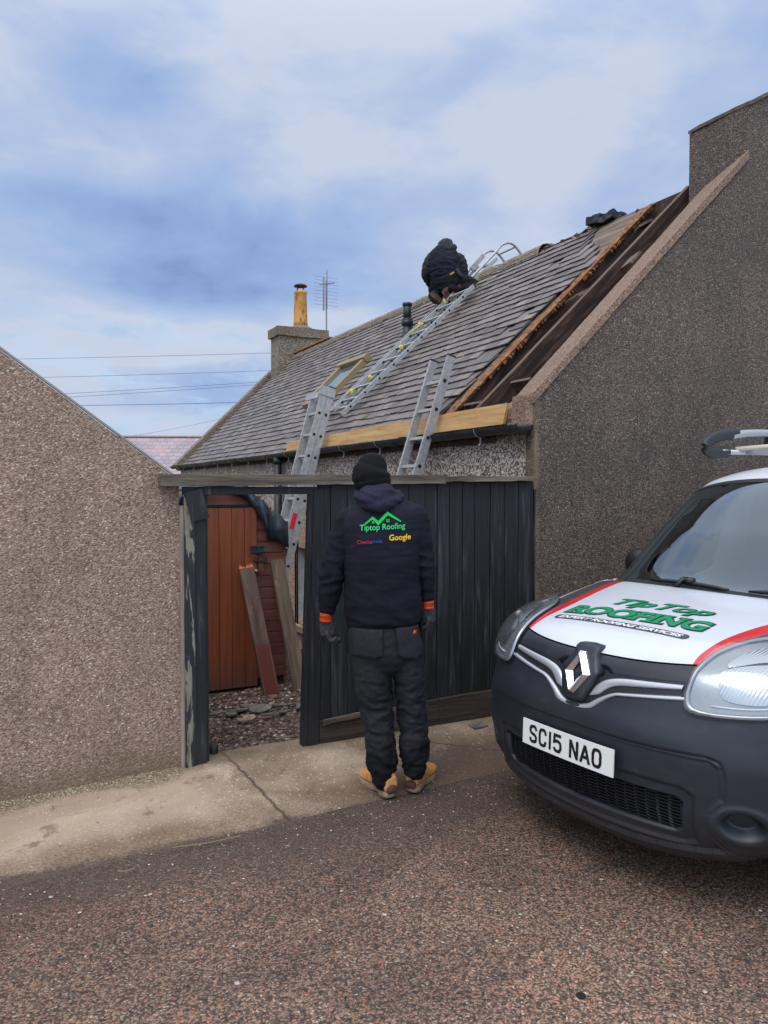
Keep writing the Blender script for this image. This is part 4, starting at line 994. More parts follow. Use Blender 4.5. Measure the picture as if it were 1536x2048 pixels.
# ridge hook with wheel
def ax(s, u_, off): return rw(u_, vr(s, u_), off)-og
for s in (4.38, 4.76):
    top = ax(s, 2.50, .10); pts = [ax(s, 2.05, .10), ax(s, 2.50, .12), top+SLD*.18+NW*.03, top+SLD*.30-NW*.01, top+SLD*.36-NW*.10, top+SLD*.37-NW*.24, top+SLD*.37-NW*.32]
    MB().tube(smooth_poly([tuple(p) for p in pts], 4, False), .017, 8).build('ridge_hook', M_alu, rl, True)
MB().tube([ax(4.38, 2.5, .10)+SLD*.36-NW*.12, ax(4.76, 2.5, .10)+SLD*.36-NW*.12], .013, 6).build('hook_bar', M_alu, rl)
MB().beam(ax(4.60, 2.34, .14), ax(4.60, 2.52, .16), .03, .06, NW).build('hook_arm', M_alu, rl)
wc = ax(4.62, 2.26, .17); ring = [tuple(wc+SLD*(.055*math.cos(a))+NW*(.055*math.sin(a))) for a in [2*math.pi*k/18 for k in range(19)]]
mb = MB(); mb.tube(ring, .015, 8, False); mb.tube([wc-V*.01, wc+V*.01], .03, 12); mb.build('wheel', M_galv, rl, True)

# ================================================================== people
def cloth(name, c0, c1, rough=.9, sc_=60, sheen=.0):
    def f(t):
        c = t.coord(); n = t.noise(c, sc_, 5, .6); m = t.noise(c, 5, 3, .5)
        k = t.math('ADD', t.math('MULTIPLY', n, .5), t.math('MULTIPLY', m, .5))
        return {'Base Color': t.ramp(k, [(.35, c0), (.65, c1)]), 'Roughness': rough, 'Normal': t.bump(t.math('ADD', t.math('MULTIPLY', n, .5), t.math('MULTIPLY', t.noise(c, 14, 3, .5), .8)), .35, .006), 'Sheen Weight': sheen, 'Specular IOR Level': .25}
    return material(name, f)
M_navy = cloth('navy_hoodie', rgb(30, 28, 44), rgb(46, 42, 62))
M_gilet = cloth('dark_navy_gilet', rgb(18, 19, 29), rgb(28, 29, 42))
M_fleece = cloth('black_navy_fleece', rgb(13, 13, 21), rgb(22, 22, 33))
M_trous = cloth('charcoal_work_trousers', rgb(24, 25, 29), rgb(42, 43, 48), .85)
M_trousb = cloth('black_trouser_panel', rgb(12, 12, 15), rgb(22, 22, 26), .85)
M_beanie = cloth('black_beanie', rgb(10, 10, 12), rgb(22, 22, 24), .95, 120)
M_glove = cloth('dark_grey_glove', rgb(36, 36, 39), rgb(66, 66, 70), .8)
M_orange = cloth('orange_cuff', rgb(188, 62, 20), rgb(226, 88, 34), .8)
M_boot = cloth('tan_boot_leather', rgb(176, 122, 70), rgb(212, 156, 98), .75, 40, 0)
M_sole = cloth('boot_sole', rgb(110, 88, 68), rgb(160, 138, 112), .8, 40, 0)
M_sole2 = cloth('brown_heel', rgb(66, 44, 34), rgb(92, 64, 50), .8, 40, 0)
M_brownboot = cloth('dark_brown_boot', rgb(36, 28, 25), rgb(72, 58, 50), .8, 40, 0)
M_hoodg = cloth('dark_grey_green_jacket', rgb(24, 28, 28), rgb(44, 50, 50), .7)
M_skin = material('skin', color=rgb(205, 150, 125), rough=.5)
def limb(mb, pts, rad, n=16, caps=True):
    """closed tapered tube through pts with rounded ends; rad entries r or (ra, rb)"""
    pts = [Vector(p) for p in pts]; rad = [r if isinstance(r, tuple) else (r, r) for r in rad]
    P_ = smooth_poly([tuple(p)+r for p, r in zip(pts, rad)], 5, False)
    if caps:
        a, b = P_[0], P_[-1]; d0 = (pts[0]-pts[1]).normalized(); d1 = (pts[-1]-pts[-2]).normalized()
        def cap(q, d):
            out = []
            for s in (.35, .7, .92, 1.0):
                k = math.sqrt(max(0, 1-s*s)); m_ = min(q[3], q[4])
                out.append((q[0]+d.x*m_*s, q[1]+d.y*m_*s, q[2]+d.z*m_*s, max(q[3]*k, .001), max(q[4]*k, .001)))
            return out
        P_ = cap(a, d0)[::-1]+P_+cap(b, d1)
    mb.tube([q[:3] for q in P_], [(q[3], q[4]) for q in P_], n)
def fold(scale, amp, stretch=(1,1,1), seed=0):
    def f(co):
        p = Vector((co[0]*stretch[0], co[1]*stretch[1], co[2]*stretch[2]))*scale+Vector((seed, seed*1.7, 0))
        p = p+mnoise.noise_vector(p*.6)*.7
        n = mnoise.noise(p); return amp*(1-abs(n)*2.6)
    return f
def hand(mb, wrist, dirv, side, palm_n, size=1.0, curl=1.0):
    """gloved hand hanging along dirv; side = direction of the thumb, palm_n = direction the palm faces"""
    w_ = Vector(wrist); d = Vector(dirv).normalized(); s = Vector(side).normalized(); n = Vector(palm_n).normalized(); k = size
    limb(mb, [w_, w_+d*.035*k, w_+d*.085*k], [(.028*k, .022*k), (.040*k, .022*k), (.040*k, .020*k)], 12)
    for i, (o_, L, r) in enumerate(((.030, .070, .0115), (.010, .080, .012), (-.010, .075, .0115), (-.029, .058, .0105))):
        b = w_+d*.088*k+s*o_*k; c = curl*(.8+.15*i); l = L*k
        p1 = b+(d*math.cos(.35*c)+n*math.sin(.35*c))*l*.45
        p2 = p1+(d*math.cos(1.15*c)+n*math.sin(1.15*c))*l*.32
        p3 = p2+(d*math.cos(1.9*c)+n*math.sin(1.9*c))*l*.26
        limb(mb, [b-d*.01, p1, p2, p3], [r*k*1.05, r*k, r*.95*k, r*.85*k], 10)
    b = w_+d*.03*k+s*.032*k
    limb(mb, [b, b+(d*.6+s*.55+n*.3).normalized()*.035*k, b+(d*.9+s*.25+n*.45).normalized()*.068*k], [.015*k, .0135*k, .011*k], 10)
def person_obj(me, name, m, root, smooth=True):
    o = mkobj(name, me, m, root, smooth); o.location = (0, 0, 0); return o

# ---------------- man standing in front of the fence
Z0 = 4.12; S = Z0/1540.
base = Vector((.03, Z0, .012))
man = thing('person', 'man standing with his back turned, black beanie, dark hoodie with green roof logo, tan boots', 'person', base)
def M(px, py, dy=0.0): return at(px, py, Z0)+Vector((0, dy, 0))-base     # dy metres further away
# body: one continuous figure under the clothes
bd = MB()
limb(bd, [M(770, 1275), M(768, 1235), M(766, 1150), M(762, 1060), M(758, 1030)], [(.12, .09), (.13, .10), (.14, .10), (.15, .09), (.12, .07)], 20)
limb(bd, [M(757, 1035), M(750, 985, .02), M(745, 965, .03)], [.065, .058, .060])
bd.ellipsoid(tuple(M(743, 955, .025)), (.078, .098, .118), 24, 18)
bd.ellipsoid(tuple(M(743, 972, .065)), (.055, .062, .062), 20, 14)
bd.ellipsoid(tuple(M(743, 962, .128)), (.014, .022, .026), 12, 10)           # nose
for sx_ in (-1, 1):
    bd.ellipsoid(tuple(M(743, 960, .02)+Vector((sx_*.080, 0, 0))), (.012, .020, .032), 12, 8)
    bd.ellipsoid(tuple(M(743, 950, .108)+Vector((sx_*.030, 0, .012))), (.024, .012, .008), 10, 8)
bd.ellipsoid(tuple(M(743, 980, .118)), (.024, .012, .010), 10, 8)
limb(bd, [M(690, 1048), M(668, 1135, .01), M(652, 1205, .02), M(652, 1222, .02)], [.042, .038, .028, .025])
limb(bd, [M(838, 1042), M(850, 1128, .01), M(856, 1180, .02), M(857, 1200, .02)], [.040, .036, .026, .024])
limb(bd, [M(745, 1300), M(752, 1420, .01), M(764, 1530), M(768, 1552)], [.070, .05, .038, .035])
limb(bd, [M(808, 1300), M(820, 1410, .03), M(830, 1515, .04), M(830, 1542, .04)], [.065, .05, .038, .035])
person_obj(remeshed(bd, .012, 3), 'body', M_skin, man)
# trousers
tr = MB()
limb(tr, [M(768, 1225, .0), M(768, 1262, .0), M(770, 1300, -.005)], [(.165, .10), (.192, .128), (.195, .135)], 24)
limb(tr, [M(742, 1290, 0), M(744, 1345, .0), M(753, 1415, .015), M(760, 1475, .005), M(764, 1520, .0), M(766, 1556, .0)], [(.102, .122), (.099, .112), (.082, .098), (.074, .090), (.076, .085), (.060, .075)], 20)
limb(tr, [M(810, 1288, .01), M(818, 1345, .015), M(823, 1410, .035), M(828, 1470, .03), M(830, 1505, .03), M(830, 1540, .03)], [(.096, .122), (.084, .108), (.074, .095), (.074, .090), (.078, .085), (.058, .074)], 20)
me = remeshed(tr, .0085, 5)
kz = M(0, 1410).z; az = M(0, 1515).z
f1_ = fold(8, .009, (1, 1, 1.9), 3); f2_ = fold(16, .0055, (1, 1, 2.2), 9)
def ftr(co):
    z = co[2]; k = .35+1.0*math.exp(-((z-kz)/.14)**2)+.9*math.exp(-((z-az)/.12)**2)
    sp = Vector((co[0]+.35*co[2]*(1 if co[0] < .02 else -1), co[1], co[2]))
    return k*(f1_(sp)+f2_(sp))*.9
wrinkle(me, ftr)
tro = person_obj(me, 'trousers', [M_trous, M_trousb], man)
zc = M(0, 1497).z; zc2 = M(0, 1487).z
for p in me.polygons:
    c = p.center; z = zc if c.x < .10 else zc2
    if c.z < z+.008*math.sin(c.x*40): p.material_index = 1
# holster pockets flapping at the hips
def flap(pts, dy, name='pocket', m=M_trous, thick=.012, par=None):
    q = [tuple(M(a, b)) for a, b in pts]
    def fn(x, y):
        h_, nn, i_, d_ = bvh_tr.ray_cast(Vector((x, -2, y)), Vector((0, 1, 0)))
        yy = h_.y if h_ else .0
        return Vector((x, yy-dy-.004*mnoise.noise(Vector((x*30, y*30, 0))), y))
    return poly_patch([(a[0], a[2]) for a in q], fn, name, m, par or tro, .02, thick)
dg = bpy.context.evaluated_depsgraph_get()
bvh_tr = BVHTree.FromPolygons([v.co for v in me.vertices], [tuple(p.vertices) for p in me.polygons])
flap([(704, 1250), (765, 1250), (766, 1300), (752, 1306), (706, 1302)], .010)
flap([(790, 1248), (834, 1246), (846, 1298), (832, 1308), (806, 1308), (796, 1296)], .012)
lp = MB(); limb(lp, [M(700, 1248, .03), M(697, 1275, .04), M(697, 1302, .04)], [(.016, .05), (.020, .06), (.018, .055)], 12); limb(lp, [M(843, 1242, .03), M(845, 1270, .04), M(844, 1298, .04)], [(.012, .05), (.014, .06), (.012, .05)], 12)
lm = lp.mesh(); rough_mesh(lm, .006, 14)
mkobj('side_pocket', lm, M_trousb, tro, True)
lo_ = flap([(826, 1254), (832, 1255), (831, 1262), (825, 1261)], .024, 'orange_tab', M_orange, .002)
# gilet (torso)
tz = MB()
limb(tz, [M(767, 1224, 0), M(766, 1205, 0), M(765, 1170, 0), M(765, 1110, -.005), M(764, 1062, -.01), M(760, 1032, .0), M(757, 1012, .01), M(756, 1000, .02)],
     [(.206, .150), (.208, .152), (.206, .148), (.212, .145), (.226, .14), (.222, .12), (.165, .095), (.10, .08)], 28, True)
limb(tz, [M(692, 1040, .01), M(763, 1022, .01), M(836, 1030, .01)], [.052, .075, .052], 18)
me = remeshed(tz, .009, 8)
g1 = fold(5, .006, (1, 1, 2.4), 5); g2 = fold(13, .0025, (1, 1, 2.6), 2); seamz = M(0, 1112).z; s2 = M(0, 1062).z
def fgi(co):
    z = co[2]+.05*(co[0]-.0)*.0
    low = 1.0 if z < seamz else .35
    q = 0
    for sz_, a_ in ((seamz, .006), (s2, .0035), (s2+.06, .002), (seamz+.07, .002)):
        zz = z-(sz_+.035*co[0]); q -= a_*math.exp(-(zz/.006)**2)
    return low*g1(co)+g2(co)*.8+q
wrinkle(me, fgi)
gil = person_obj(me, 'gilet', [M_gilet, M_fleece], man)
for p in me.polygons:
    if p.center.z < seamz+.035*p.center.x: p.material_index = 1
bvh_g = BVHTree.FromPolygons([v.co for v in me.vertices], [tuple(p.vertices) for p in me.polygons])
# sleeves
def sleeve(pts, rad, seed, name='sleeve'):
    mb = MB(); limb(mb, pts, rad, 18); me = remeshed(mb, .008, 4)
    a = fold(9, .011, (1, 1, 2.2), seed); b = fold(19, .0035, (1, 1, 1.8), seed+4)
    ez = Vector(pts[2]).z
    wrinkle(me, lambda co: (a(co)+b(co))*(.35+.75*math.exp(-((co[2]-ez)/.13)**2)))
    return person_obj(me, name, M_fleece, man)
sleeve([M(694, 1040, .01), M(680, 1085, .0), M(667, 1140, .0), M(658, 1190, .01), M(654, 1219, .02)], [(.062, .070), (.066, .075), (.066, .070), (.056, .06), (.043, .046)], 2)
sleeve([M(835, 1036, .01), M(843, 1085, .0), M(849, 1140, .01), M(852, 1172, .02), M(855, 1195, .02)], [(.058, .070), (.056, .074), (.050, .068), (.042, .056), (.034, .042)], 6)
# hood bunched round the neck
hd = MB()
ringp = []
for k in range(25):
    a = 2*math.pi*k/24; ringp.append(tuple(M(755, 992, .015)+Vector((.088*math.cos(a), .085*math.sin(a), .020*math.sin(a)*1.0-.012*math.cos(a)))))
hd.tube(ringp, [.036]*25, 12, False)
limb(hd, [M(752, 978, -.02), M(755, 992, -.075), M(759, 1010, -.098)], [(.085, .045), (.100, .055), (.075, .040)], 18)
limb(hd, [M(722, 996, -.03), M(757, 1012, -.105), M(796, 994, -.03)], [(.040, .035), (.050, .038), (.040, .035)], 14)
me = remeshed(hd, .0075, 3); a_ = fold(9, .008, (1, 1, 2.2), 4); wrinkle(me, lambda co: a_(co)); person_obj(me, 'hood', M_navy, man)
# beanie
bn = MB()
limb(bn, [M(748, 982, .02), M(746, 970, .018), M(743, 956, .015), M(742, 943, .012), M(744, 934, .012)], [(.086, .100), (.096, .110), (.103, .116), (.098, .112), (.080, .090)], 24)
me = remeshed(bn, .007, 5); a_ = fold(8, .0035, (1, 1, 1.9), 1)
bz = M(0, 958).z
wrinkle(me, lambda co: a_(co)-.004*math.exp(-((co[2]-bz-.15*(co[0]+.06))/.006)**2)); person_obj(me, 'beanie', M_beanie, man)
# gloves
for (w0, d_, sd, pn, cuff0, cuff1, r0) in ((M(652, 1236, .02), (.10, .05, -1), (.05, 1, 0), (1, .15, 0), M(652, 1227, .02), M(651, 1244, .02), .034), (M(856, 1210, .02), (.02, .05, -1), (-.05, 1, 0), (-1, .2, 0), M(856, 1203, .02), M(857, 1218, .02), .031)):
    mb = MB(); hand(mb, w0, d_, sd, pn, 1.04, 1.0); me = remeshed(mb, .0042, 2); a_ = fold(40, .0016, (1,1,1), 3); wrinkle(me, lambda co: a_(co))
    go = person_obj(me, 'glove', M_glove, man)
    cb_ = MB(); c0_ = Vector(cuff0); c1_ = Vector(cuff1); ps = [c0_.lerp(c1_, i/12) for i in range(13)]
    cb_.tube(ps, [(r0+.002*math.sin(i*math.pi/1.5), (r0+.002*math.sin(i*math.pi/1.5))*1.1) for i in range(13)], 18); mkobj('cuff', cb_.mesh(), M_orange, go, True)
    st = MB()
    for i in (3, 5, 7): st.tube([ps[i]-Vector((0,0,.0015)), ps[i]+Vector((0,0,.0015))], [(r0+.0035, (r0+.0035)*1.1)]*2, 18, False)
    mkobj('cuff_stripe', st.mesh(), material('cuff_stripe', color=rgb(110, 34, 14), rough=.8) if 'cuff_stripe' not in bpy.data.materials else bpy.data.materials['cuff_stripe'], go, True)
# boots
def boot(heel, ang, up=None):
    h = Vector(heel); d = Vector((math.sin(ang), math.cos(ang), 0)); s = Vector((d.y, -d.x, 0)); z = Vector((0, 0, 1))
    ub_ = MB(); n = 16; rows = []
    prof = [(-.040, .030, .080), (-.025, .038, .105), (.02, .041, .120), (.06, .041, .110), (.10, .042, .090), (.15, .048, .070), (.20, .051, .060), (.24, .045, .050), (.268, .028, .036)]
    for x, w_, hh in smooth_poly(prof, 3, False):
        row = []
        for k in range(n):
            a = 2*math.pi*k/n; cx_ = math.cos(a); sz_ = math.sin(a)
            row.append(h+d*x+s*(w_*math.copysign(abs(cx_)**.75, cx_))+z*(.024+hh*.5+hh*.5*math.copysign(abs(sz_)**.8, sz_)))
        rows.append(row+[row[0]])
    ub_.grid(rows); ub_.f += [tuple(range(n))[::-1], tuple((len(rows)-1)*(n+1)+k for k in range(n))]
    limb(ub_, [h+d*.015+z*.07, h+d*.018+z*.12], [(.045, .052), (.045, .055)], 16)
    me = remeshed(ub_, .006, 3); a_ = fold(22, .003, (1,1,1.4), 8); wrinkle(me, lambda co: a_(co)); bo = person_obj(me, 'boot', M_boot, man)
    so_ = MB(); rows = []
    out = smooth_poly([(-.045, 0), (-.035, .032), (0, .042), (.07, .040), (.13, .046), (.20, .056), (.25, .045), (.285, 0), (.25, -.045), (.20, -.054), (.13, -.044), (.07, -.038), (0, -.042), (-.035, -.032)], 4)
    for zz, k in ((.0, .90), (.005, .94), (.014, .95), (.026, .94), (.032, .90)):
        rows.append([h+d*(x*k+.12*(1-k))+s*(y*k)+z*(zz+(.006 if .05 < x < .10 and zz < .01 else 0)) for x, y in out]); rows[-1].append(rows[-1][0])
    so_.grid(rows); m_ = len(out)+1; so_.f += [tuple(range(m_-1))[::-1], tuple(4*m_+k for k in range(m_-1))]
    mkobj('sole', so_.mesh(), M_sole, bo, True)
    hb_ = MB(); limb(hb_, [h-d*.040+z*.045-s*.018, h-d*.043+z*.05, h-d*.040+z*.045+s*.018], [(.012, .022)]*3, 10); mkobj('heel_counter', hb_.mesh(), M_sole2, bo, True)
    return bo
hp = M(776, 1592); boot((hp.x, hp.y-.02, .0), R(-30)); hp = M(828, 1575); boot((hp.x, hp.y+.05, .0), R(24))
# ---------------- printing on the back
LM = {}
def flatc(n, c, rough=.7): 
    if n not in LM: LM[n] = cloth(n, tuple(v*.72 for v in c[:3])+(1,), c, rough, 90)
    return LM[n]
def onback(off=.003):
    def fn(px, pyn):                    # px, -py in photograph pixels at the man's distance
        p = M(px, -pyn); h_, nn, i_, d_ = bvh_g.ray_cast(Vector((p.x, -2, p.z)), Vector((0, 1, 0)))
        y = h_.y if h_ else p.y-.14
        return Vector((p.x, y-off, p.z))
    return fn
def skew(fn, k, x0): return lambda x, y: fn(x, y+(x-x0)*k)
fb = onback(.004); GRN = flatc('green_print', rgb(16, 196, 78)); 
lg = mkobj('roof_logo', MB().mesh('roof_logo'), GRN, gil)
bpy.data.objects.remove(lg)
def strokes(name, lines, m, par, fn, w_):
    mb = MB()
    for idx, ln in enumerate(lines):
        n = len(ln); L_, R_ = [], []
        for i, p in enumerate(ln):
            p = Vector(p); a = Vector(ln[max(i-1, 0)]); b = Vector(ln[min(i+1, n-1)])
            d0 = (p-a).normalized() if i > 0 else (b-p).normalized(); d1 = (b-p).normalized() if i < n-1 else d0
            n0 = Vector((-d0.y, d0.x)); n1_ = Vector((-d1.y, d1.x)); mm = (n0+n1_); mm = mm/(max(.45, mm.dot(n0))) if mm.length > 1e-6 else n0
            ww = (w_[i] if isinstance(w_, (list, tuple)) else w_)/2
            L_.append(p+mm*ww*1.0); R_.append(p-mm*ww*1.0)
        sub = 4; pl, pr = [], []
        for i in range(n-1):
            for k in range(sub+(1 if i == n-2 else 0)):
                pl.append(L_[i].lerp(L_[i+1], k/sub)); pr.append(R_[i].lerp(R_[i+1], k/sub))
        mb.grid([[fn(q.x, q.y) for q in pl], [fn(q.x, q.y) for q in pr]])
    return mb.build(name, m, par)
strokes('roof_logo', [[(730, -1047), (746, -1034), (757, -1044), (775, -1025), (801, -1041)]], GRN, gil, fb, [2.5, 4.5, 6.0, 5.5, 2.5])
wl = MB()
for cx_, cy_, s_ in ((747, 1042.5, 2.4), (775.5, 1039, 3.2)):
    for i in (0, 1):
        for j in (0, 1):
            x0 = cx_+(i-1)*s_+.35; y0 = -(cy_)+(j-1)*s_+.35; wl.grid([[fb(x0, y0), fb(x0+s_*.78, y0)], [fb(x0, y0+s_*.78), fb(x0+s_*.78, y0+s_*.78)]])
wl.build('logo_windows', GRN, gil)
place_text('Tiptop Roofing', 'logo_text', 721, 809, -1060, -1045, skew(fb, .055, 765), flatc('green_print2', rgb(66, 208, 122)), gil, .012, 0, 6)
place_text('Checka', 'trade_text', 716, 745, -1084, -1077, skew(fb, .05, 730), flatc('red_print', rgb(214, 44, 70)), gil, .006, 0, 6)
place_text('trade', 'trade_text', 745.5, 764.5, -1082, -1075, skew(fb, .05, 754), flatc('blue_print', rgb(36, 84, 170)), gil, .006, 0, 6)
place_text('Google', 'search_text', 778, 820, -1080, -1065, skew(fb, .05, 799), flatc('yellow_print', rgb(248, 206, 50)), gil, .022, 0, 6)

# ---------------- man kneeling on the roof
Z1 = 9.95; rb0 = rw(2.03, 4.32, .20)
roofer = thing('person', 'man in dark hooded jacket kneeling on the roof ladder near the ridge', 'person', rb0)
def K(px, py, dy=0.0): return at(px, py, Z1)+Vector((0, dy, 0))-rb0
bd = MB()
limb(bd, [K(893, 560, .0), K(893, 540, .02), K(893, 515, .08)], [(.14, .10), (.14, .10), (.16, .10)], 18)
limb(bd, [K(893, 512, .08), K(892, 494, .14)], [.06, .06]); bd.ellipsoid(tuple(K(892, 489, .17)), (.075, .10, .11), 18, 14); bd.ellipsoid(tuple(K(892, 491, .28)), (.014, .02, .022), 8, 8)
limb(bd, [K(866, 515, .08), K(857, 545, .10), K(872, 560, .30)], [.05, .042, .035]); limb(bd, [K(920, 515, .08), K(926, 545, .12), K(915, 560, .32)], [.05, .042, .035])
limb(bd, [K(905, 560, .0), K(950, 575, .12), K(910, 583, .0), K(893, 583, -.05)], [.08, .06, .045, .04]); limb(bd, [K(885, 562, .0), K(876, 578, .28), K(876, 588, .1)], [.08, .06, .05])
person_obj(remeshed(bd, .015, 2), 'body', M_skin, roofer)
tr = MB()
limb(tr, [K(894, 552, .0), K(894, 568, .0)], [(.16, .14), (.17, .15)], 18)
limb(tr, [K(908, 562, .0), K(934, 566, .02), K(955, 576, .02)], [(.12, .12), (.10, .095), (.078, .08)], 16)
limb(tr, [K(955, 579, .0), K(925, 583, -.05), K(900, 582, -.10)], [(.075, .075), (.075, .07), (.055, .055)], 16)
limb(tr, [K(882, 562, .0), K(873, 575, .22), K(874, 588, .16)], [(.13, .13), (.095, .095), (.085, .085)], 16)
limb(tr, [K(874, 584, .2), K(874, 588, .0)], [(.08, .08), (.06, .06)], 14)
me = remeshed(tr, .011, 3); a_ = fold(9, .010, (1,1,1.6), 6); wrinkle(me, lambda co: a_(co)); person_obj(me, 'trousers', M_trousb, roofer)
jk = MB()
limb(jk, [K(893, 566, .0), K(892, 552, .01), K(889, 535, .02), K(889, 520, .05), K(891, 507, .08), K(892, 500, .12)], [(.19, .15), (.205, .165), (.215, .165), (.215, .155), (.18, .13), (.11, .10)], 22)
me = remeshed(jk, .011, 5); a_ = fold(7, .012, (1, 1, 2.4), 4); b_ = fold(15, .005, (1, 1, 2.0), 2); wrinkle(me, lambda co: a_(co)+b_(co)); jo = person_obj(me, 'jacket', M_gilet, roofer)
for pts, sd in (([K(866, 514, .06), K(858, 530, .05), K(855, 548, .10), K(868, 562, .26)], 3), ([K(918, 514, .06), K(924, 530, .05), K(926, 548, .10), K(915, 560, .26)], 7)):
    mb = MB(); limb(mb, pts, [(.075, .08), (.075, .08), (.065, .07), (.045, .05)], 14); me = remeshed(mb, .011, 3); a_ = fold(12, .010, (1,1,1.8), sd); wrinkle(me, lambda co: a_(co)); person_obj(me, 'sleeve', M_hoodg, roofer)
tl = MB(); limb(tl, [K(913, 543, -.08), K(919, 556, -.10), K(922, 561, -.10)], [(.06, .03), (.05, .025), (.02, .012)], 14); person_obj(remeshed(tl, .01, 2), 'jacket_tail', M_hoodg, roofer)
hd = MB()
limb(hd, [K(891, 500, .04), K(892, 490, .10), K(896, 481, .16)], [(.105, .08), (.105, .105), (.075, .08)], 18); limb(hd, [K(878, 497, .04), K(906, 495, .04)], [.05, .055], 14)
me = remeshed(hd, .01, 3); a_ = fold(10, .009, (1,1,1.6), 5); wrinkle(me, lambda co: a_(co)); person_obj(me, 'hood', M_hoodg, roofer)
for pts in ([K(897, 578, -.06), K(892, 590, -.10), K(894, 607, -.10)], [K(868, 589, .0), K(874, 601, -.06), K(886, 612, -.08)]):
    mb = MB(); limb(mb, pts, [(.05, .055), (.045, .05), (.040, .045)], 14); me = remeshed(mb, .009, 2); rough_mesh(me, .006, 18); bo = person_obj(me, 'boot', M_brownboot, roofer)
    mb = MB(); q = [Vector(p)+Vector((-.030, -.045, 0)) for p in pts]; limb(mb, q, [(.040, .014), (.040, .014), (.036, .012)], 10); mkobj('sole', mb.mesh(), M_sole2, bo, True)
for pts in ((K(868, 562, .26), (.2, 1, -.3)), (K(915, 560, .26), (-.2, 1, -.3))):
    mb = MB(); hand(mb, pts[0], pts[1], (1, 0, 0), (0, 0, -1), 1.0, .7); me = remeshed(mb, .005, 1); person_obj(me, 'glove', M_glove, roofer)
strokes('yellow_tab', [[(898, -556), (906, -551)]], flatc('tab_yellow', rgb(190, 150, 60)), jo, lambda x, y: K(x, -y, -.165), 3)
# roof ladder continues below the roofer: nothing else touches him

# ================================================================== van

VW,VD,VN=.915,.68,2.5
# t, yc, zc, halfwidth, gscale, zdrop
VT=np.array([
 [0.00,-.13,.19,.800,1.0,-.09],
 [0.10,-.05,.27,.870,1.0,-.06],
 [0.25,-.005,.42,.908,1.0,-.02],
 [0.42,.0,.60,.915,1.0,0],
 [0.55,-.025,.72,.915,1.0,0],
 [0.72,-.075,.86,.912,1.0,0],
 [0.80,-.115,.93,.895,1.0,.01],
 [0.95,-.22,1.0,.885,.95,.035],
 [1.20,-.45,1.06,.86,.8,.045],
 [1.50,-.75,1.11,.855,.62,.04],
 [1.72,-.98,1.135,.850,.45,.035],
 [1.78,-1.02,1.135,.848,.42,.045],
 [2.10,-1.34,1.43,.785,.38,.09],
 [2.42,-1.66,1.69,.705,.34,.08],
 [2.55,-1.80,1.745,.695,.30,.07],
 [2.80,-2.1,1.79,.695,.2,.07],
 [3.6,-3.0,1.82,.70,.05,.07],
 [4.8,-4.15,1.80,.69,.0,.07]])
def vt(t):
    t=np.asarray(t,float); T=VT[:,0]
    out=[]
    # catmull-rom style cubic interpolation (monotone-ish)
    i=np.clip(np.searchsorted(T,t,side='right')-1,0,len(T)-2)
    h=T[i+1]-T[i]; s=np.clip((t-T[i])/h,0,1)
    for c in range(1,6):
        Y=VT[:,c]; d=np.diff(Y)/np.diff(T)
        m=np.zeros(len(Y)); m[0]=d[0]; m[-1]=d[-1]
        for k in range(1,len(Y)-1):
            m[k]=0 if d[k-1]*d[k]<=0 else 2*d[k-1]*d[k]/(d[k-1]+d[k])
        a=Y[i];b=Y[i+1];m0=m[i]*h;m1=m[i+1]*h
        out.append((2*s**3-3*s**2+1)*a+(s**3-2*s**2+s)*m0+(-2*s**3+3*s**2)*b+(s**3-s**2)*m1)
    return out
def vS(a,t):
    """a in -1..1 across, t along; returns x,y,z in van space (front = +y)"""
    a=np.asarray(a,float)
    yc,zc,w,gs,zd=vt(t)
    ph=np.abs(a)*math.pi/2
    xs=np.sin(ph)**(2/VN); g=VD*(1-np.cos(ph)**(2/VN))
    x=np.sign(a)*xs*w
    y=yc-gs*g
    z=zc-zd*xs**3
    return x,y,z
_TT = np.linspace(0, 4.8, 6001); _TB = [np.asarray(c_) for c_ in vt(_TT)]; _vt0 = vt
def vt(t): return [np.interp(t, _TT, c_) for c_ in _TB]
VPH = R(122.5)
van = thing('van', 'white van with black bumper, red stripes and green bonnet lettering parked nose-on at right', 'van', (.79, 3.26, 0), VPH)
M_bump = material('dark_grey_bumper_plastic', lambda t: {'Base Color': t.mix(t.math('MULTIPLY', t.sstep(t.noise(t.mapping(t.coord(), scale=(1, 1, 2)), 9, 7, .7), .5, .75), .35), t.mix(t.math('MULTIPLY', t.sstep(t.sep(t.coord())[2], .42, .2), .5), t.ramp(t.noise(t.coord(), 5, 5, .6), [(.3, rgb(30, 34, 41)), (.7, rgb(40, 44, 52))]), rgb(58, 54, 50)), rgb(66, 66, 68)), 'Normal': t.bump(t.noise(t.coord(), 420, 2, .5), .12, .001), 'Roughness': t.ramp(t.noise(t.coord(), 3, 4, .6), [(.3, .36), (.7, .48)])})
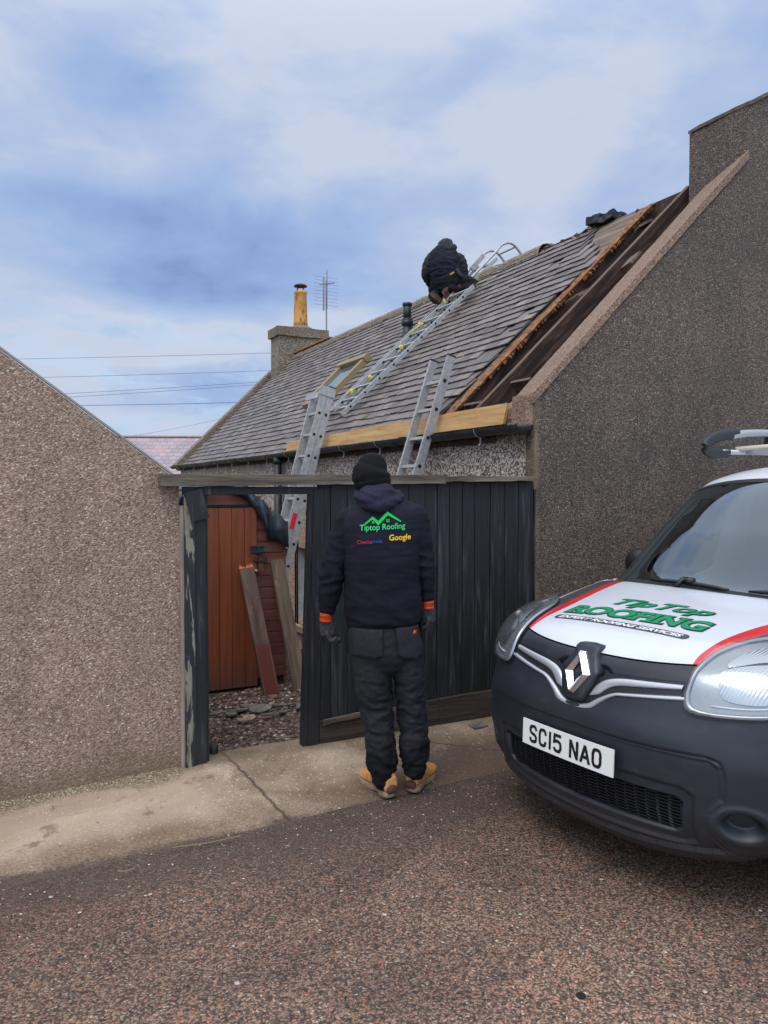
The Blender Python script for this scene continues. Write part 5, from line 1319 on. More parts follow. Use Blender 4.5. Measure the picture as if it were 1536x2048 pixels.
def f_paint(t):
    c = t.coord(); x, y, z = t.sep(c); ax_ = t.math('ABSOLUTE', x)
    # red stripe with a dark band outside it, following the bonnet shut line
    rear = t.math('MULTIPLY', t.sstep(y, -.35, -1.12), .13)
    frt = t.math('MULTIPLY', t.sstep(y, -.25, -.18), -.006)
    inner = t.math('ADD', t.math('SUBTRACT', .450, frt), rear); 
    q = t.math('SUBTRACT', ax_, inner)
    col = t.mix(t.math('GREATER_THAN', q, 0.0), rgb(202, 205, 211), rgb(198, 10, 22))
    col = t.mix(t.math('GREATER_THAN', q, .066), col, rgb(52, 55, 63))
    col = t.mix(t.math('MULTIPLY', t.math('GREATER_THAN', t.math('ADD', q, t.math('MULTIPLY', y, -.02)), .215), 1.0), col, rgb(208, 210, 214))
    col = t.mix(t.math('MULTIPLY', t.math('LESS_THAN', y, -1.06), 1.0), col, rgb(210, 212, 216))
    dirt = t.noise(c, 3, 6, .7)
    col = t.mix(t.math('MULTIPLY', t.sstep(dirt, .45, .75), .16), col, rgb(150, 140, 126)); spk = t.noise(c, 120, 3, .6); col = t.mix(t.math('MULTIPLY', t.sstep(spk, .68, .74), .5), col, rgb(120, 112, 100))
    return {'Base Color': col, 'Roughness': .32, 'Coat Weight': .6, 'Coat Roughness': .06}
M_paint = material('white_van_paint', f_paint)
M_whitep = material('plain_white_paint', color=rgb(212, 214, 218), rough=.32, **{'Coat Weight': .6, 'Coat Roughness': .06})
M_chrome = material('chrome', color=(.75, .76, .78, 1), rough=.10, metal=1)
M_satin = material('satin_silver_trim', color=rgb(196, 198, 202), rough=.28, metal=.6)
M_gap = material('black_gap', color=(.012, .013, .015, 1), rough=.45)
M_hex = material('black_hex_mesh', color=rgb(22, 25, 30), rough=.45)
def f_wind(t):
    nt = t.nt; out = [n for n in nt.nodes if n.type == 'OUTPUT_MATERIAL'][0]
    tr_ = t.N.new('ShaderNodeBsdfTransparent'); tr_.inputs[0].default_value = (.62, .72, .70, 1)
    gl = t.N.new('ShaderNodeBsdfGlossy'); gl.inputs['Roughness'].default_value = .02; gl.inputs['Color'].default_value = (.80, .92, 1, 1)
    lw_ = t.N.new('ShaderNodeLayerWeight'); lw_.inputs['Blend'].default_value = .5
    mx = t.N.new('ShaderNodeMixShader'); t.put(mx.inputs[0], t.math('ADD', t.math('MULTIPLY', t.math('POWER', lw_.outputs[1], 2.4), .66), .10, clamp=True)); t.L.new(tr_.outputs[0], mx.inputs[1]); t.L.new(gl.outputs[0], mx.inputs[2])
    t.L.new(mx.outputs[0], out.inputs[0])
M_wind = material('windscreen_glass', f_wind)
def f_lens(t):
    nt = t.nt; out = [n for n in nt.nodes if n.type == 'OUTPUT_MATERIAL'][0]
    tr_ = t.N.new('ShaderNodeBsdfTransparent'); tr_.inputs[0].default_value = (.93, .95, .95, 1)
    gl = t.N.new('ShaderNodeBsdfGlossy'); gl.inputs['Roughness'].default_value = .04; gl.inputs['Color'].default_value = (1, 1, 1, 1)
    df = t.N.new('ShaderNodeBsdfDiffuse'); df.inputs[0].default_value = (.7, .72, .72, 1)
    m1 = t.N.new('ShaderNodeMixShader'); m1.inputs[0].default_value = .05; t.L.new(tr_.outputs[0], m1.inputs[1]); t.L.new(df.outputs[0], m1.inputs[2])
    lw_ = t.N.new('ShaderNodeLayerWeight'); lw_.inputs['Blend'].default_value = .5
    mx = t.N.new('ShaderNodeMixShader'); t.put(mx.inputs[0], t.math('ADD', t.math('MULTIPLY', t.math('POWER', lw_.outputs[1], 4.0), .7), .05, clamp=True)); t.L.new(m1.outputs[0], mx.inputs[1]); t.L.new(gl.outputs[0], mx.inputs[2])
    t.L.new(mx.outputs[0], out.inputs[0])
M_lens = material('headlight_lens', f_lens)
M_refl = material('headlight_reflector', lambda t: {'Normal': t.bump(t.math('SINE', t.math('MULTIPLY', t.math('ADD', t.sep(t.coord())[0], t.math('MULTIPLY', t.sep(t.coord())[2], .25)), 520.0)), .22, .003)}, color=(.50, .52, .54, 1), rough=.14, metal=1)
M_refl2 = material('headlight_shade', color=rgb(122, 126, 132), rough=.18, metal=.9)
M_reflp = material('headlight_housing', color=rgb(152, 156, 160), rough=.22, metal=.7)

# fascia surface and its relief
def pdist(px, pz, poly):
    d = np.full(px.shape, 9.)
    for (a, b), (c, e) in zip(poly[:-1], poly[1:]):
        vx, vz = c-a, e-b; L = vx*vx+vz*vz; t_ = np.clip(((px-a)*vx+(pz-b)*vz)/L, 0, 1)
        d = np.minimum(d, np.hypot(px-(a+t_*vx), pz-(b+t_*vz)))
    return d
def sst(x, a, b):
    t_ = np.clip((x-a)/(b-a), 0, 1); return t_*t_*(3-2*t_)
def inpoly(px, pz, poly):
    ins = np.zeros(px.shape, bool); n = len(poly)
    for i in range(n):
        x1, z1 = poly[i]; x2, z2 = poly[(i+1) % n]
        c = ((z1 > pz) != (z2 > pz)); 
        with np.errstate(all='ignore'): xi = (x2-x1)*(pz-z1)/(z2-z1)+x1
        ins ^= c & (px < xi)
    return ins
def sdp(px, pz, poly):
    d = pdist(px, pz, list(poly)+[poly[0]]); return np.where(inpoly(px, pz, poly), -d, d)
def mirror(p): return [(-a, b) for a, b in p][::-1]
INTAKE = [(.505, .455), (.48, .472), (.0, .472), (-.48, .472), (-.505, .455), (-.49, .335), (-.465, .318), (0, .308), (.465, .318), (.49, .335)]
PAN = [(.545, .49), (.50, .515), (0, .522), (-.50, .515), (-.545, .49), (-.535, .30), (-.49, .282), (0, .265), (.49, .282), (.535, .30)]
SEAM = smooth_poly([(.0, .648), (.30, .646), (.53, .648), (.60, .645), (.635, .615), (.640, .50), (.615, .455), (.590, .425), (.585, .37), (.615, .31), (.64, .25), (.64, .215)], 5, False)
LOWU = smooth_poly([(.50, .845), (.462, .838), (.259, .812), (.195, .800), (.139, .765), (.10, .728), (.05, .712), (0, .708)], 5, False)
def relief(x, z):
    ax_ = np.abs(x); d = np.zeros(x.shape)
    s = sdp(x, z, INTAKE); d -= .060*(1-sst(s, -.012, .002))
    s = sdp(x, z, PAN); d -= .012*(1-sst(s, -.010, .010))
    g = pdist(ax_, z, SEAM); d -= .007*np.exp(-(g/.005)**2)
    inside = sdp(ax_, z, [(0, .648), (.60, .645), (.635, .615), (.640, .50), (.590, .425), (.585, .37), (.64, .215), (.64, .1), (0, .1)])
    d -= .010*(1-sst(inside, -.014, .004))
    f = np.hypot((ax_-.690)/1.15, z-.405); d -= .050*(1-sst(f, .034, .058)); d += .005*np.exp(-((f-.070)/.012)**2)
    # ledge above the number plate and number plate flat
    d += .010*np.exp(-((z-.70)/.05)**2)*(1-sst(ax_, .3, .75))
    # upper grille trough
    tr_ = sdp(ax_, z, [(0, .735), (.05, .735), (.10, .75), (.139, .785), (.195, .818), (.259, .83), (.455, .858), (.455, .893), (.25, .880), (.16, .875), (.12, .90), (0, .90)])
    d -= .022*(1-sst(tr_, -.008, .006))
    return d
def grid_van(a0, a1, na, tf0, tf1, nt_, rel=False, off=0.0):
    """tf0, tf1: functions of |a| giving the t limits"""
    A = np.linspace(a0, a1, na)[None, :].repeat(nt_, 0); s = np.linspace(0, 1, nt_)[:, None].repeat(na, 1)
    T0 = np.vectorize(tf0)(np.abs(A)); T1 = np.vectorize(tf1)(np.abs(A)); T = T0+(T1-T0)*s
    return A, T
def nrm_of(A, T):
    e = 1e-3; A = np.clip(A, -.997, .997); T = np.clip(T, .002, 4.79); x0, y0, z0 = vS(A-e, T); x1, y1, z1 = vS(A+e, T); u0, v0_, w0 = vS(A, T-e); u1, v1, w1 = vS(A, T+e)
    a = np.stack([x1-x0, y1-y0, z1-z0], -1); b = np.stack([u1-u0, v1-v0_, w1-w0], -1); n = np.cross(a, b)
    n /= np.linalg.norm(n, axis=-1, keepdims=True)+1e-12; return n
def van_mesh(A, T, rel=False, off=0.0, keep=None):
    x, y, z = vS(A, T); P_ = np.stack([x, y, z], -1); n = nrm_of(A, T)
    flipn = n[..., 1].mean() < 0 and T.mean() < 1
    n = np.where((n[..., 1:2]+n[..., 2:3]) < 0, -n, n)
    d = np.full(x.shape, off)
    if rel: d = d+relief(x, z)
    P_ = P_+n*d[..., None]; r, c = x.shape; fs = []
    for i in range(r-1):
        for j in range(c-1):
            if keep is None or keep(x[i, j], y[i, j], z[i, j]): fs.append((i*c+j, i*c+j+1, (i+1)*c+j+1, (i+1)*c+j))
    mb = MB(); mb.v = [tuple(p) for p in P_.reshape(-1, 3)]; mb.f = fs; mb.mi = [0]*len(fs); return mb, P_
WHY, WHR, WHZ = -.90, .375, .315
def noarch(x, y, z): return not (abs(x) > .70 and math.hypot(y-WHY, z-WHZ) < WHR)
def tbon(a): return .822+.05*min(1, (a/.33))**2 if a < .33 else .872+.0*(a-.33)
A, T = grid_van(-1, 1, 420, lambda a: 0, lambda a: tbon(a)-.008, 230)
fb_, Pf = van_mesh(A, T, True, 0, noarch)
fas = fb_.build('front_bumper', M_bump, van, True)
# rolled-under bottom lip
xb, yb, zb_ = vS(np.linspace(-1, 1, 80), np.zeros(80)); lip = MB().grid([[(x, y, z) for x, y, z in zip(xb, yb, zb_)], [(x*.97, y-.06, z+.01) for x, y, z in zip(xb, yb, zb_)], [(x*.9, y-.25, z+.06) for x, y, z in zip(xb, yb, zb_)]])
lip.build('under_lip', M_bump, van, True)
A, T = grid_van(-.93, .93, 140, lambda a: tbon(a), lambda a: 1.715, 90)
bo_, Pb = van_mesh(A, T, False, .003); bon = bo_.build('bonnet', M_paint, van, True)
# bonnet leading edge return
m = Pb.shape[1]; ed = MB().grid([[tuple(Pb[0, j]) for j in range(m)], [tuple(Pb[0, j]+np.array([0, -.02, -.016])) for j in range(m)]]); ed.build('bonnet_edge', M_gap, van)
for sg in (-1, 1):                    # wings beside the bonnet
    A, T = grid_van(.932*sg, 1.0*sg, 8, lambda a: tbon(a)-.008, lambda a: 2.5, 140); wb_, _ = van_mesh(A, T, False, 0); wb_.build('wing_edge', M_paint, van, True)
for sg in (-1, 1):
    A, T = grid_van(.927*sg, .9345*sg, 3, lambda a: .90, lambda a: 1.72, 90); k_, _ = van_mesh(A, T, False, .0042); k_.build('shut_line', M_gap, van, True)
A, T = grid_van(-.94, .94, 60, lambda a: 1.70, lambda a: 1.80, 8); k_, _ = van_mesh(A, T, False, -.012); k_.build('scuttle', M_gap, van, True)
A, T = grid_van(-.915, .915, 60, lambda a: 1.79, lambda a: 2.43-.06*a**6, 40); k_, _ = van_mesh(A, T, False, .002); wsn = k_.build('windscreen', M_wind, van, True)
# black ceramic border of the screen
for nm, a0, a1, t0, t1 in (('screen_border', -.93, -.905, 1.77, 2.44), ('screen_border', .905, .93, 1.77, 2.44), ('screen_border', -.93, .93, 1.765, 1.80), ('screen_border', -.93, .93, 2.405, 2.44)):
    A, T = grid_van(a0, a1, 40 if a1-a0 > 1 else 4, lambda a: t0, lambda a: t1-(.06*a**6 if t0 > 2 else 0), 40 if t1-t0 > .2 else 5); k_, _ = van_mesh(A, T, False, .0045); k_.build(nm, M_gap, wsn, True)
A, T = grid_van(-1, 1, 60, lambda a: 2.445-.06*a**6 if a < .93 else 2.40, lambda a: 4.8, 70); k_, Pr = van_mesh(A, T, False, .0); k_.build('roof', M_whitep, van, True)
# sides
def edge_curve(n=150):
    T_ = np.linspace(tbon(1)-.008, 4.8, n); x, y, z = vS(np.ones(n), T_); return np.stack([x, y, z], -1)
Ec = edge_curve(260); ys = np.linspace(-.82, -4.15, 120)
o_ = np.argsort(-Ec[:, 1]); Ex = np.interp(-ys, -Ec[o_, 1], Ec[o_, 0]); Ez = np.interp(-ys, -Ec[o_, 1], Ec[o_, 2])
for sg in (-1, 1):
    rows = []; 
    for y, ex, ez in zip(ys, Ex, Ez):
        row = []; zs = min(.90, ez-.02); 
        for k in range(40):
            s = k/39.; z = .22+(ez-.22)*s
            if z < .45: x = .885+.03*(z-.22)/.23
            elif z < zs: x = .915
            else: q = (z-zs)/(max(ez-zs, 1e-3)); x = .915+(ex-.915)*(q*q*(.45)+q*.55)
            row.append((sg*x, y, z))
        rows.append(row)
    sm_ = MB(); nr_, nc_ = len(rows), len(rows[0]); sm_.v = [p for r_ in rows for p in r_]; fs = []
    for i in range(nr_-1):
        for j in range(nc_-1):
            c_ = rows[i][j]
            if math.hypot(c_[1]-WHY, c_[2]-WHZ) < WHR or math.hypot(c_[1]+3.60, c_[2]-WHZ) < WHR: continue
            f = (i*nc_+j, i*nc_+j+1, (i+1)*nc_+j+1, (i+1)*nc_+j); fs.append(f if sg < 0 else f[::-1])
    sm_.f = fs; sm_.mi = [0]*len(fs); so_ = sm_.build('side_panel', M_whitep, van, True)
    gw_ = MB(); gw_.grid([[(sg*(.917-.0*k), -1.35-.25*(1-s_), 1.02+.0*s_) if k == 0 else (sg*(.917-.17), -1.80+.0*s_-.0, 1.62) for k in (0, 1)] for s_ in (0, 1)])
    gl_ = MB(); q = []
    for (y, z) in ((-1.42, 1.06), (-2.25, 1.06), (-2.28, 1.58), (-1.86, 1.58)):
        i = int(np.argmin(abs(ys-y))); ez = Ez[i]; ex = Ex[i]; zs = min(.90, ez-.02); qq = max(0, min(1, (z-zs)/(ez-zs))); x = .915+(ex-.915)*(qq*qq*.45+qq*.55); q.append((sg*(x+.004), y, z))
    gl_.add(q, [(0, 1, 2, 3) if sg > 0 else (3, 2, 1, 0)]); gl_.build('side_window', M_gap, so_)
    for yc_ in (WHY, -3.60):            # arches and wheels
        ar = MB(); ps = [(sg*.905, yc_+math.cos(a)*(WHR+.01), WHZ+math.sin(a)*(WHR+.01)) for a in [R(-18+216*k/24) for k in range(25)]]
        ar.tube(ps, (.045, .022), 8) if False else ar.tube(ps, .034, 8); ar.build('wheel_arch', M_bump, van, True)
        wl_ = mkobj('wheel', MB().tube([(sg*.70, yc_, WHZ), (sg*.70, yc_, WHZ)], .01, 4).mesh(), M_gap, van) if False else None
        ty = MB(); prof = [(.68, .20), (.68, .29), (.70, .312), (.74, .316), (.83, .316), (.865, .308), (.875, .285), (.87, .205)]; rows2 = []
        for k in range(41):
            a = 2*math.pi*k/40; rows2.append([(sg*x_, yc_+math.cos(a)*r_, WHZ+math.sin(a)*r_) for x_, r_ in prof])
        ty.grid(rows2, flip=(sg > 0)); wh = ty.build('wheel', material('tyre_rubber', color=(.018, .018, .019, 1), rough=.8) if 'tyre_rubber' not in bpy.data.materials else bpy.data.materials['tyre_rubber'], van, True)
        MB().tube([(sg*.72, yc_, WHZ), (sg*.845, yc_, WHZ), (sg*.862, yc_, WHZ)], [.205, .205, .12], 24).build('rim', M_satin, wh, True)
    MB().tube([(sg*.45, WHY, WHZ), (sg*.86, WHY, WHZ)], .42, 20, True).mesh() if False else None
MB().box((-.70, -4.1, .19), (.70, -.55, .30)).box((-.5, -.55, .20), (.5, -.2, .30)).box((-.90, -1.32, .3), (.90, -1.30, .95)).box((-.66, -1.3, .3), (.66, -.30, .62)).build('underbody', M_gap, van)
MB().grid([[(x_, -4.16, z_) for x_ in (-.9, 0, .9)] for z_ in (.25, 1.1)]).grid([[(x_*(1-.3*q), -4.16, 1.1+.68*q) for x_ in (-.9, 0, .9)] for q in (0, 1)]).build('rear_doors', M_whitep, van)
# ---- decals mapped through the surface parameters or by projection
bvhF = BVHTree.FromPolygons([Vector(p) for p in fb_.v], fb_.f); bvhB = BVHTree.FromPolygons([Vector(p) for p in bo_.v], bo_.f)
def onface(off=.004, base_rel=True):
    def fn(x, z):
        xx = np.array([x]); 
        h_, n_, i_, d_ = bvhF.ray_cast(Vector((x, 1.0, z)), Vector((0, -1, 0)))
        if h_ is None: h_ = Vector((x, -.2, z)); n_ = Vector((0, 1, 0))
        return Vector((h_.x, h_.y+off, h_.z))
    return fn
def smoothface(off):                   # ignores the relief
    ph_ = None
    def fn(x, z):
        s = min(abs(x)/VW, .999); g_ = VD*(1-(1-s**VN)**(1/VN))
        lo = float(np.interp(z, _TB[1][:1501]-_TB[4][:1501]*s**3, _TT[:1501]))
        yc_, zc_, w_, gs_, zd_ = [float(q) for q in vt(np.array([lo]))]
        return Vector((x, yc_-gs_*g_+off, z))
    return fn
def onbonnet(off=.003):
    def fn(x, y):
        h_, n_, i_, d_ = bvhB.ray_cast(Vector((x, y, 3)), Vector((0, 0, -1)))
        if h_ is None: h_ = Vector((x, y, 1.05)); n_ = Vector((0, 0, 1))
        if n_.z < 0: n_ = -n_
        return h_+n_*off
    return fn
def sp(p, n=5): return smooth_poly(p, n)
def trim_bar(name, lo_, hi_, m, h=.008):
    A_ = smooth_poly(lo_, 6, False); B_ = smooth_poly(hi_, 6, False); rows = []
    for (a, b), (c, d) in zip(A_, B_):
        row = []
        for q, o_ in ((0, -.006), (.0, .002), (.18, h*.8), (.5, h), (.82, h*.8), (1, .002), (1, -.006)):
            x = a+(c-a)*q; z = b+(d-b)*q; row.append(smoothface(o_)(x, z))
        rows.append(row)
    return MB().grid(rows).build(name, m, van, True)
ub0 = [(-.078, .778), (-.118, .790), (-.155, .820), (-.20, .839), (-.284, .852), (-.462, .873)]
ub1 = [(-.078, .783), (-.098, .822), (-.139, .852), (-.20, .868), (-.284, .877), (-.462, .890)]
low = [(-.488, .838), (-.462, .834), (-.259, .809), (-.195, .797), (-.139, .762), (-.098, .727), (-.05, .711), (0, .708)]
lin = [(-.480, .852), (-.455, .849), (-.259, .822), (-.188, .809), (-.124, .777), (-.078, .747), (-.04, .736), (0, .734)]
for sgn in (1, -1): trim_bar('upper_grille_bar', [(a*sgn, b) for a, b in ub0], [(a*sgn, b) for a, b in ub1], M_satin, .007)
trim_bar('lower_grille_bar', low+[(-a, b) for a, b in low[:-1]][::-1], lin+[(-a, b) for a, b in lin[:-1]][::-1], M_satin, .009)
gp_ = [(.470, .900), (.30, .890), (.20, .885), (.145, .878), (.11, .86), (.08, .85), (0, .85), (0, .735), (.06, .742), (.12, .775), (.185, .808), (.259, .820), (.470, .850)]
for q_ in (gp_, mirror(gp_)): poly_patch(q_, smoothface(-.002), 'grille_gap', M_gap, van, .02)
# badge on its dark shield
bb = [(-.058, .972), (.058, .972), (.062, .945), (.098, .880), (.098, .86), (.062, .765), (.040, .748), (-.040, .748), (-.062, .765), (-.098, .86), (-.098, .880), (-.062, .945)]
def shield(off, c=(0, .86), k=1.0):
    fn = smoothface(0)
    def g_(x, z):
        p = fn(x, min(z, .93)); y = p.y-(max(0, z-.93))*.55
        return Vector((x, y+off, z))
    return g_
sb_ = MB(); o1 = sp(bb, 2); rows = []
for k, off in ((1.0, -.03), (1.0, .012), (.965, .022), (.90, .026), (.0, .026)):
    fn = shield(off); rows.append([fn(x*k, .86+(z-.86)*k) for x, z in o1]); rows[-1].append(rows[-1][0])
sb_.grid(rows, flip=True); shd = sb_.build('badge_shield', M_bump, van, True)
def dia(w_, h_, cx=0, cz=.862): return [(cx, cz+h_), (cx+w_, cz), (cx, cz-h_), (cx-w_, cz)]
def trunc(w_, h_, cut_, cz=.862): k = cut_/h_; return [(-w_*k, cz+h_-cut_), (w_*k, cz+h_-cut_), (w_, cz), (w_*k, cz-h_+cut_), (-w_*k, cz-h_+cut_), (-w_, cz)]
yb_ = shield(.030)(0, .862).y; dz = .30
def bp(x, z, off): return (x, yb_+off-(z-.862)*dz*1.35, z)
OUT = trunc(.074, .106, .020); MID = trunc(.049, .078, .006); INN = trunc(.022, .045, .0015); n = 6; bg_ = MB()
vs = [bp(x, z, 0) for x, z in OUT]+[bp(x, z, .020) for x, z in MID]+[bp(x, z, .002) for x, z in INN]+[bp(x, z, -.012) for x, z in OUT]
fs = [(i, (i+1) % n, n+(i+1) % n, n+i) for i in range(n)]+[(n+i, n+(i+1) % n, 2*n+(i+1) % n, 2*n+i) for i in range(n)]+[(3*n+i, 3*n+(i+1) % n, (i+1) % n, i) for i in range(n)]
bg_.add(vs, fs); bg_.build('badge', M_chrome, shd, bevel=.002)
# lower intake: black back panel and hexagonal mesh
bk_ = MB(); xs = np.linspace(-.52, .52, 60); rows = []
for z in (.30, .48): rows.append([Vector((x, smoothface(0)(x, z).y-.075, z)) for x in xs])
itk = bk_.grid(rows).build('intake', M_gap, van)
hx = MB(); ff = smoothface(-.048); s_ = .030; zz = .305; r_ = 0
def bar2(p, q):
    a = ff(*p); b = ff(*q)
    if inpoly(np.array([(p[0]+q[0])/2]), np.array([(p[1]+q[1])/2]), INTAKE)[0]: hx.beam(a, b, .012, .0035, (0, 0, 1) if abs(p[1]-q[1]) < .004 else (1, 0, 0))
hs, vs_ = .046, .0135
for r_ in range(-1, 14):
    for c_ in range(-13, 13):
        x0 = c_*hs; z0_ = .30+r_*vs_+(vs_/2 if c_ % 2 else 0)
        bar2((x0-hs*.36, z0_), (x0+hs*.36, z0_)); bar2((x0+hs*.36, z0_), (x0+hs*.64, z0_+vs_/2)); bar2((x0+hs*.36, z0_), (x0+hs*.64, z0_-vs_/2))
hx.build('mesh', M_hex, itk)
# number plate
np_ = MB(); fpl = smoothface(.0); py = fpl(0, .56).y+.028
def plate(x, z, off=0): return Vector((x, py+off-(z-.5)*.04-.10*x*x, z))
rows = [[plate(x, z) for x in np.linspace(-.26, .26, 21)] for z in (.497, .608)]
np_.grid(rows); np_o = np_.build('number_plate', material('plate_white', color=rgb(226, 228, 222), rough=.35), van); sdf = np_o.modifiers.new('s', 'SOLIDIFY'); sdf.thickness = .006; sdf.offset = 0
H0, H1 = .513, .592
def glyph(ch, x, w_):               # strokes in the plate plane, x grows to the reader's right
    a, b, m_ = H0+.006, H1-.006, (H0+H1)/2; l, r = x+.006, x+w_-.006
    S = lambda p: smooth_poly(p, 4, False)
    return {'S': [S([(r, b-.016), (r-.006, b-.002), ((l+r)/2, b), (l+.004, b-.004), (l, b-.018), (l+.006, m_+.004), ((l+r)/2, m_), (r-.006, m_-.005), (r, a+.018), (r-.004, a+.004), ((l+r)/2, a), (l+.006, a+.002), (l, a+.016)])],
     'C': [S([(r, b-.020), (r-.006, b-.003), ((l+r)/2, b), (l+.006, b-.003), (l, b-.018), (l, m_), (l, a+.018), (l+.006, a+.003), ((l+r)/2, a), (r-.006, a+.003), (r, a+.020)])],
     'I': [[((l+r)/2, b+.005), ((l+r)/2, a-.005)]],
     '5': [[(r+.002, b), (l+.002, b), (l, m_+.005)]+S([(l+.004, m_+.006), ((l+r)/2, m_+.010), (r-.004, m_+.004), (r, m_-.010), (r, a+.016), (r-.006, a+.003), ((l+r)/2, a), (l+.006, a+.003), (l, a+.014)])],
     'N': [[(l, a-.005), (l, b+.005)], [(l+.002, b), (r-.002, a)], [(r, a-.005), (r, b+.005)]],
     'A': [[(l-.004, a-.005), ((l+r)/2, b+.001)], [((l+r)/2, b+.001), (r+.004, a-.005)], [(l+.006, m_-.014), (r-.006, m_-.014)]],
     'O': [S([((l+r)/2, b), (l+.006, b-.003), (l, b-.018), (l, m_), (l, a+.018), (l+.006, a+.003), ((l+r)/2, a), (r-.006, a+.003), (r, a+.018), (r, m_), (r, b-.018), (r-.006, b-.003), ((l+r)/2, b)])]}[ch]
M_blk = material('plate_black', color=rgb(18, 18, 20), rough=.4)
x = -.214; lay = 0
for ch in 'SCI5 NAO':
    if ch == ' ': x += .033; continue
    w_ = .050 if ch != 'I' else .018
    for k, ln in enumerate(glyph(ch, x, w_)):
        lay += 1; strokes('plate_letter', [ln], M_blk, np_o, (lambda o_: (lambda X, Z: plate(-X, Z, .0045+o_)))(.0003*k), .0135)
    x += w_+.011
# headlights: housing, reflector bowls and clear lens, laid out on the surface's own parameters
HL = [(.320,.645),(.294,.70),(.300,.775),(.312,.87),(.328,.97),(.362,1.08),(.415,1.17),(.50,1.22),(.60,1.23),(.70,1.17),(.765,1.05),(.78,.93),(.76,.81),(.70,.71),(.58,.66),(.43,.64)]
def par(sg, off, bulge=0.0, cen=(.53, .98), rad=(.26, .42)):
    def fn(a, t_):
        x, y, z = [float(q) for q in vS(np.array([sg*a]), np.array([t_]))]; n_ = nrm_of(np.array([sg*a]), np.array([t_]))[0]
        if n_[1]+n_[2] < 0: n_ = -n_
        k = max(0, 1-((a-cen[0])/rad[0])**2-((t_-cen[1])/rad[1])**2)
        return Vector((x, y, z))+Vector(n_)*(off+bulge*math.sqrt(k))
    return fn
for sg in (1, -1):
    hl = sp(HL, 4); big = [(.53+(a-.53)*1.045, .94+(t_-.94)*1.03) for a, t_ in hl]; ins_ = [(.53+(a-.53)*.955, .94+(t_-.94)*.95) for a, t_ in hl]
    poly_patch(big, par(sg, .006), 'headlight_seal', M_gap, van, .03)
    h_ = poly_patch(hl, par(sg, .0085), 'headlight', M_reflp, van, .03)
    f0 = par(sg, .012); f1 = par(sg, .022); rim = MB(); rim.grid([[f0(a, t_) for a, t_ in hl+hl[:1]], [f1(.53+(a-.53)*.985, .94+(t_-.94)*.985) for a, t_ in hl+hl[:1]], [f1(a, t_) for a, t_ in ins_+ins_[:1]], [f0(.53+(a-.53)*.94, .94+(t_-.94)*.93) for a, t_ in hl+hl[:1]]]); rim.build('rim', M_reflp, h_, True)
    # reflectors
    B1 = [(.39, .86), (.41, .97), (.47, 1.07), (.56, 1.12), (.65, 1.06), (.70, .94), (.69, .89), (.60, .93), (.50, .92)]
    poly_patch(sp(B1, 4), par(sg, .009, .014, (.54, .96), (.18, .2)), 'reflector', M_refl, h_, .015)
    B3 = [(.405, .72), (.385, .79), (.395, .845), (.50, .90), (.60, .91), (.69, .87), (.67, .78), (.60, .73), (.50, .705)]
    poly_patch(sp(B3, 4), par(sg, .009, .016, (.53, .80), (.17, .14)), 'reflector', M_refl, h_, .015)
    B4 = [(.53, .83), (.54, .88), (.60, .90), (.65, .87), (.645, .82), (.59, .79)]
    poly_patch(sp(B4, 4), par(sg, .024, .008, (.59, .85), (.08, .07)), 'bulb_shield', M_refl2, h_, .015)
    for q0, q1 in (((.375, .685), (.69, .745)),):
        f_ = par(sg, .014); MB().tube([f_(q0[0]+(q1[0]-q0[0])*k/10, q0[1]+(q1[1]-q0[1])*k/10-.02*math.sin(math.pi*k/10)) for k in range(11)], .0035, 6).build('light_guide', M_whitep, h_, True)
    B2 = [(.345, .70), (.34, .80), (.385, .86), (.39, .72)]
    poly_patch(sp(B2, 3), par(sg, .0125), 'indicator', M_lens, h_, .02)
    c_ = par(sg, .015)(.56, .90); d_ = (par(sg, .05)(.56, .90)-c_).normalized(); MB().tube([c_, c_+d_*.02], [.028, .020], 16).build('bulb_cap', M_reflp, h_, True)
    poly_patch(hl, par(sg, .020, .020, (.53, .98), (.27, .42)), 'lens', M_lens, h_, .02)
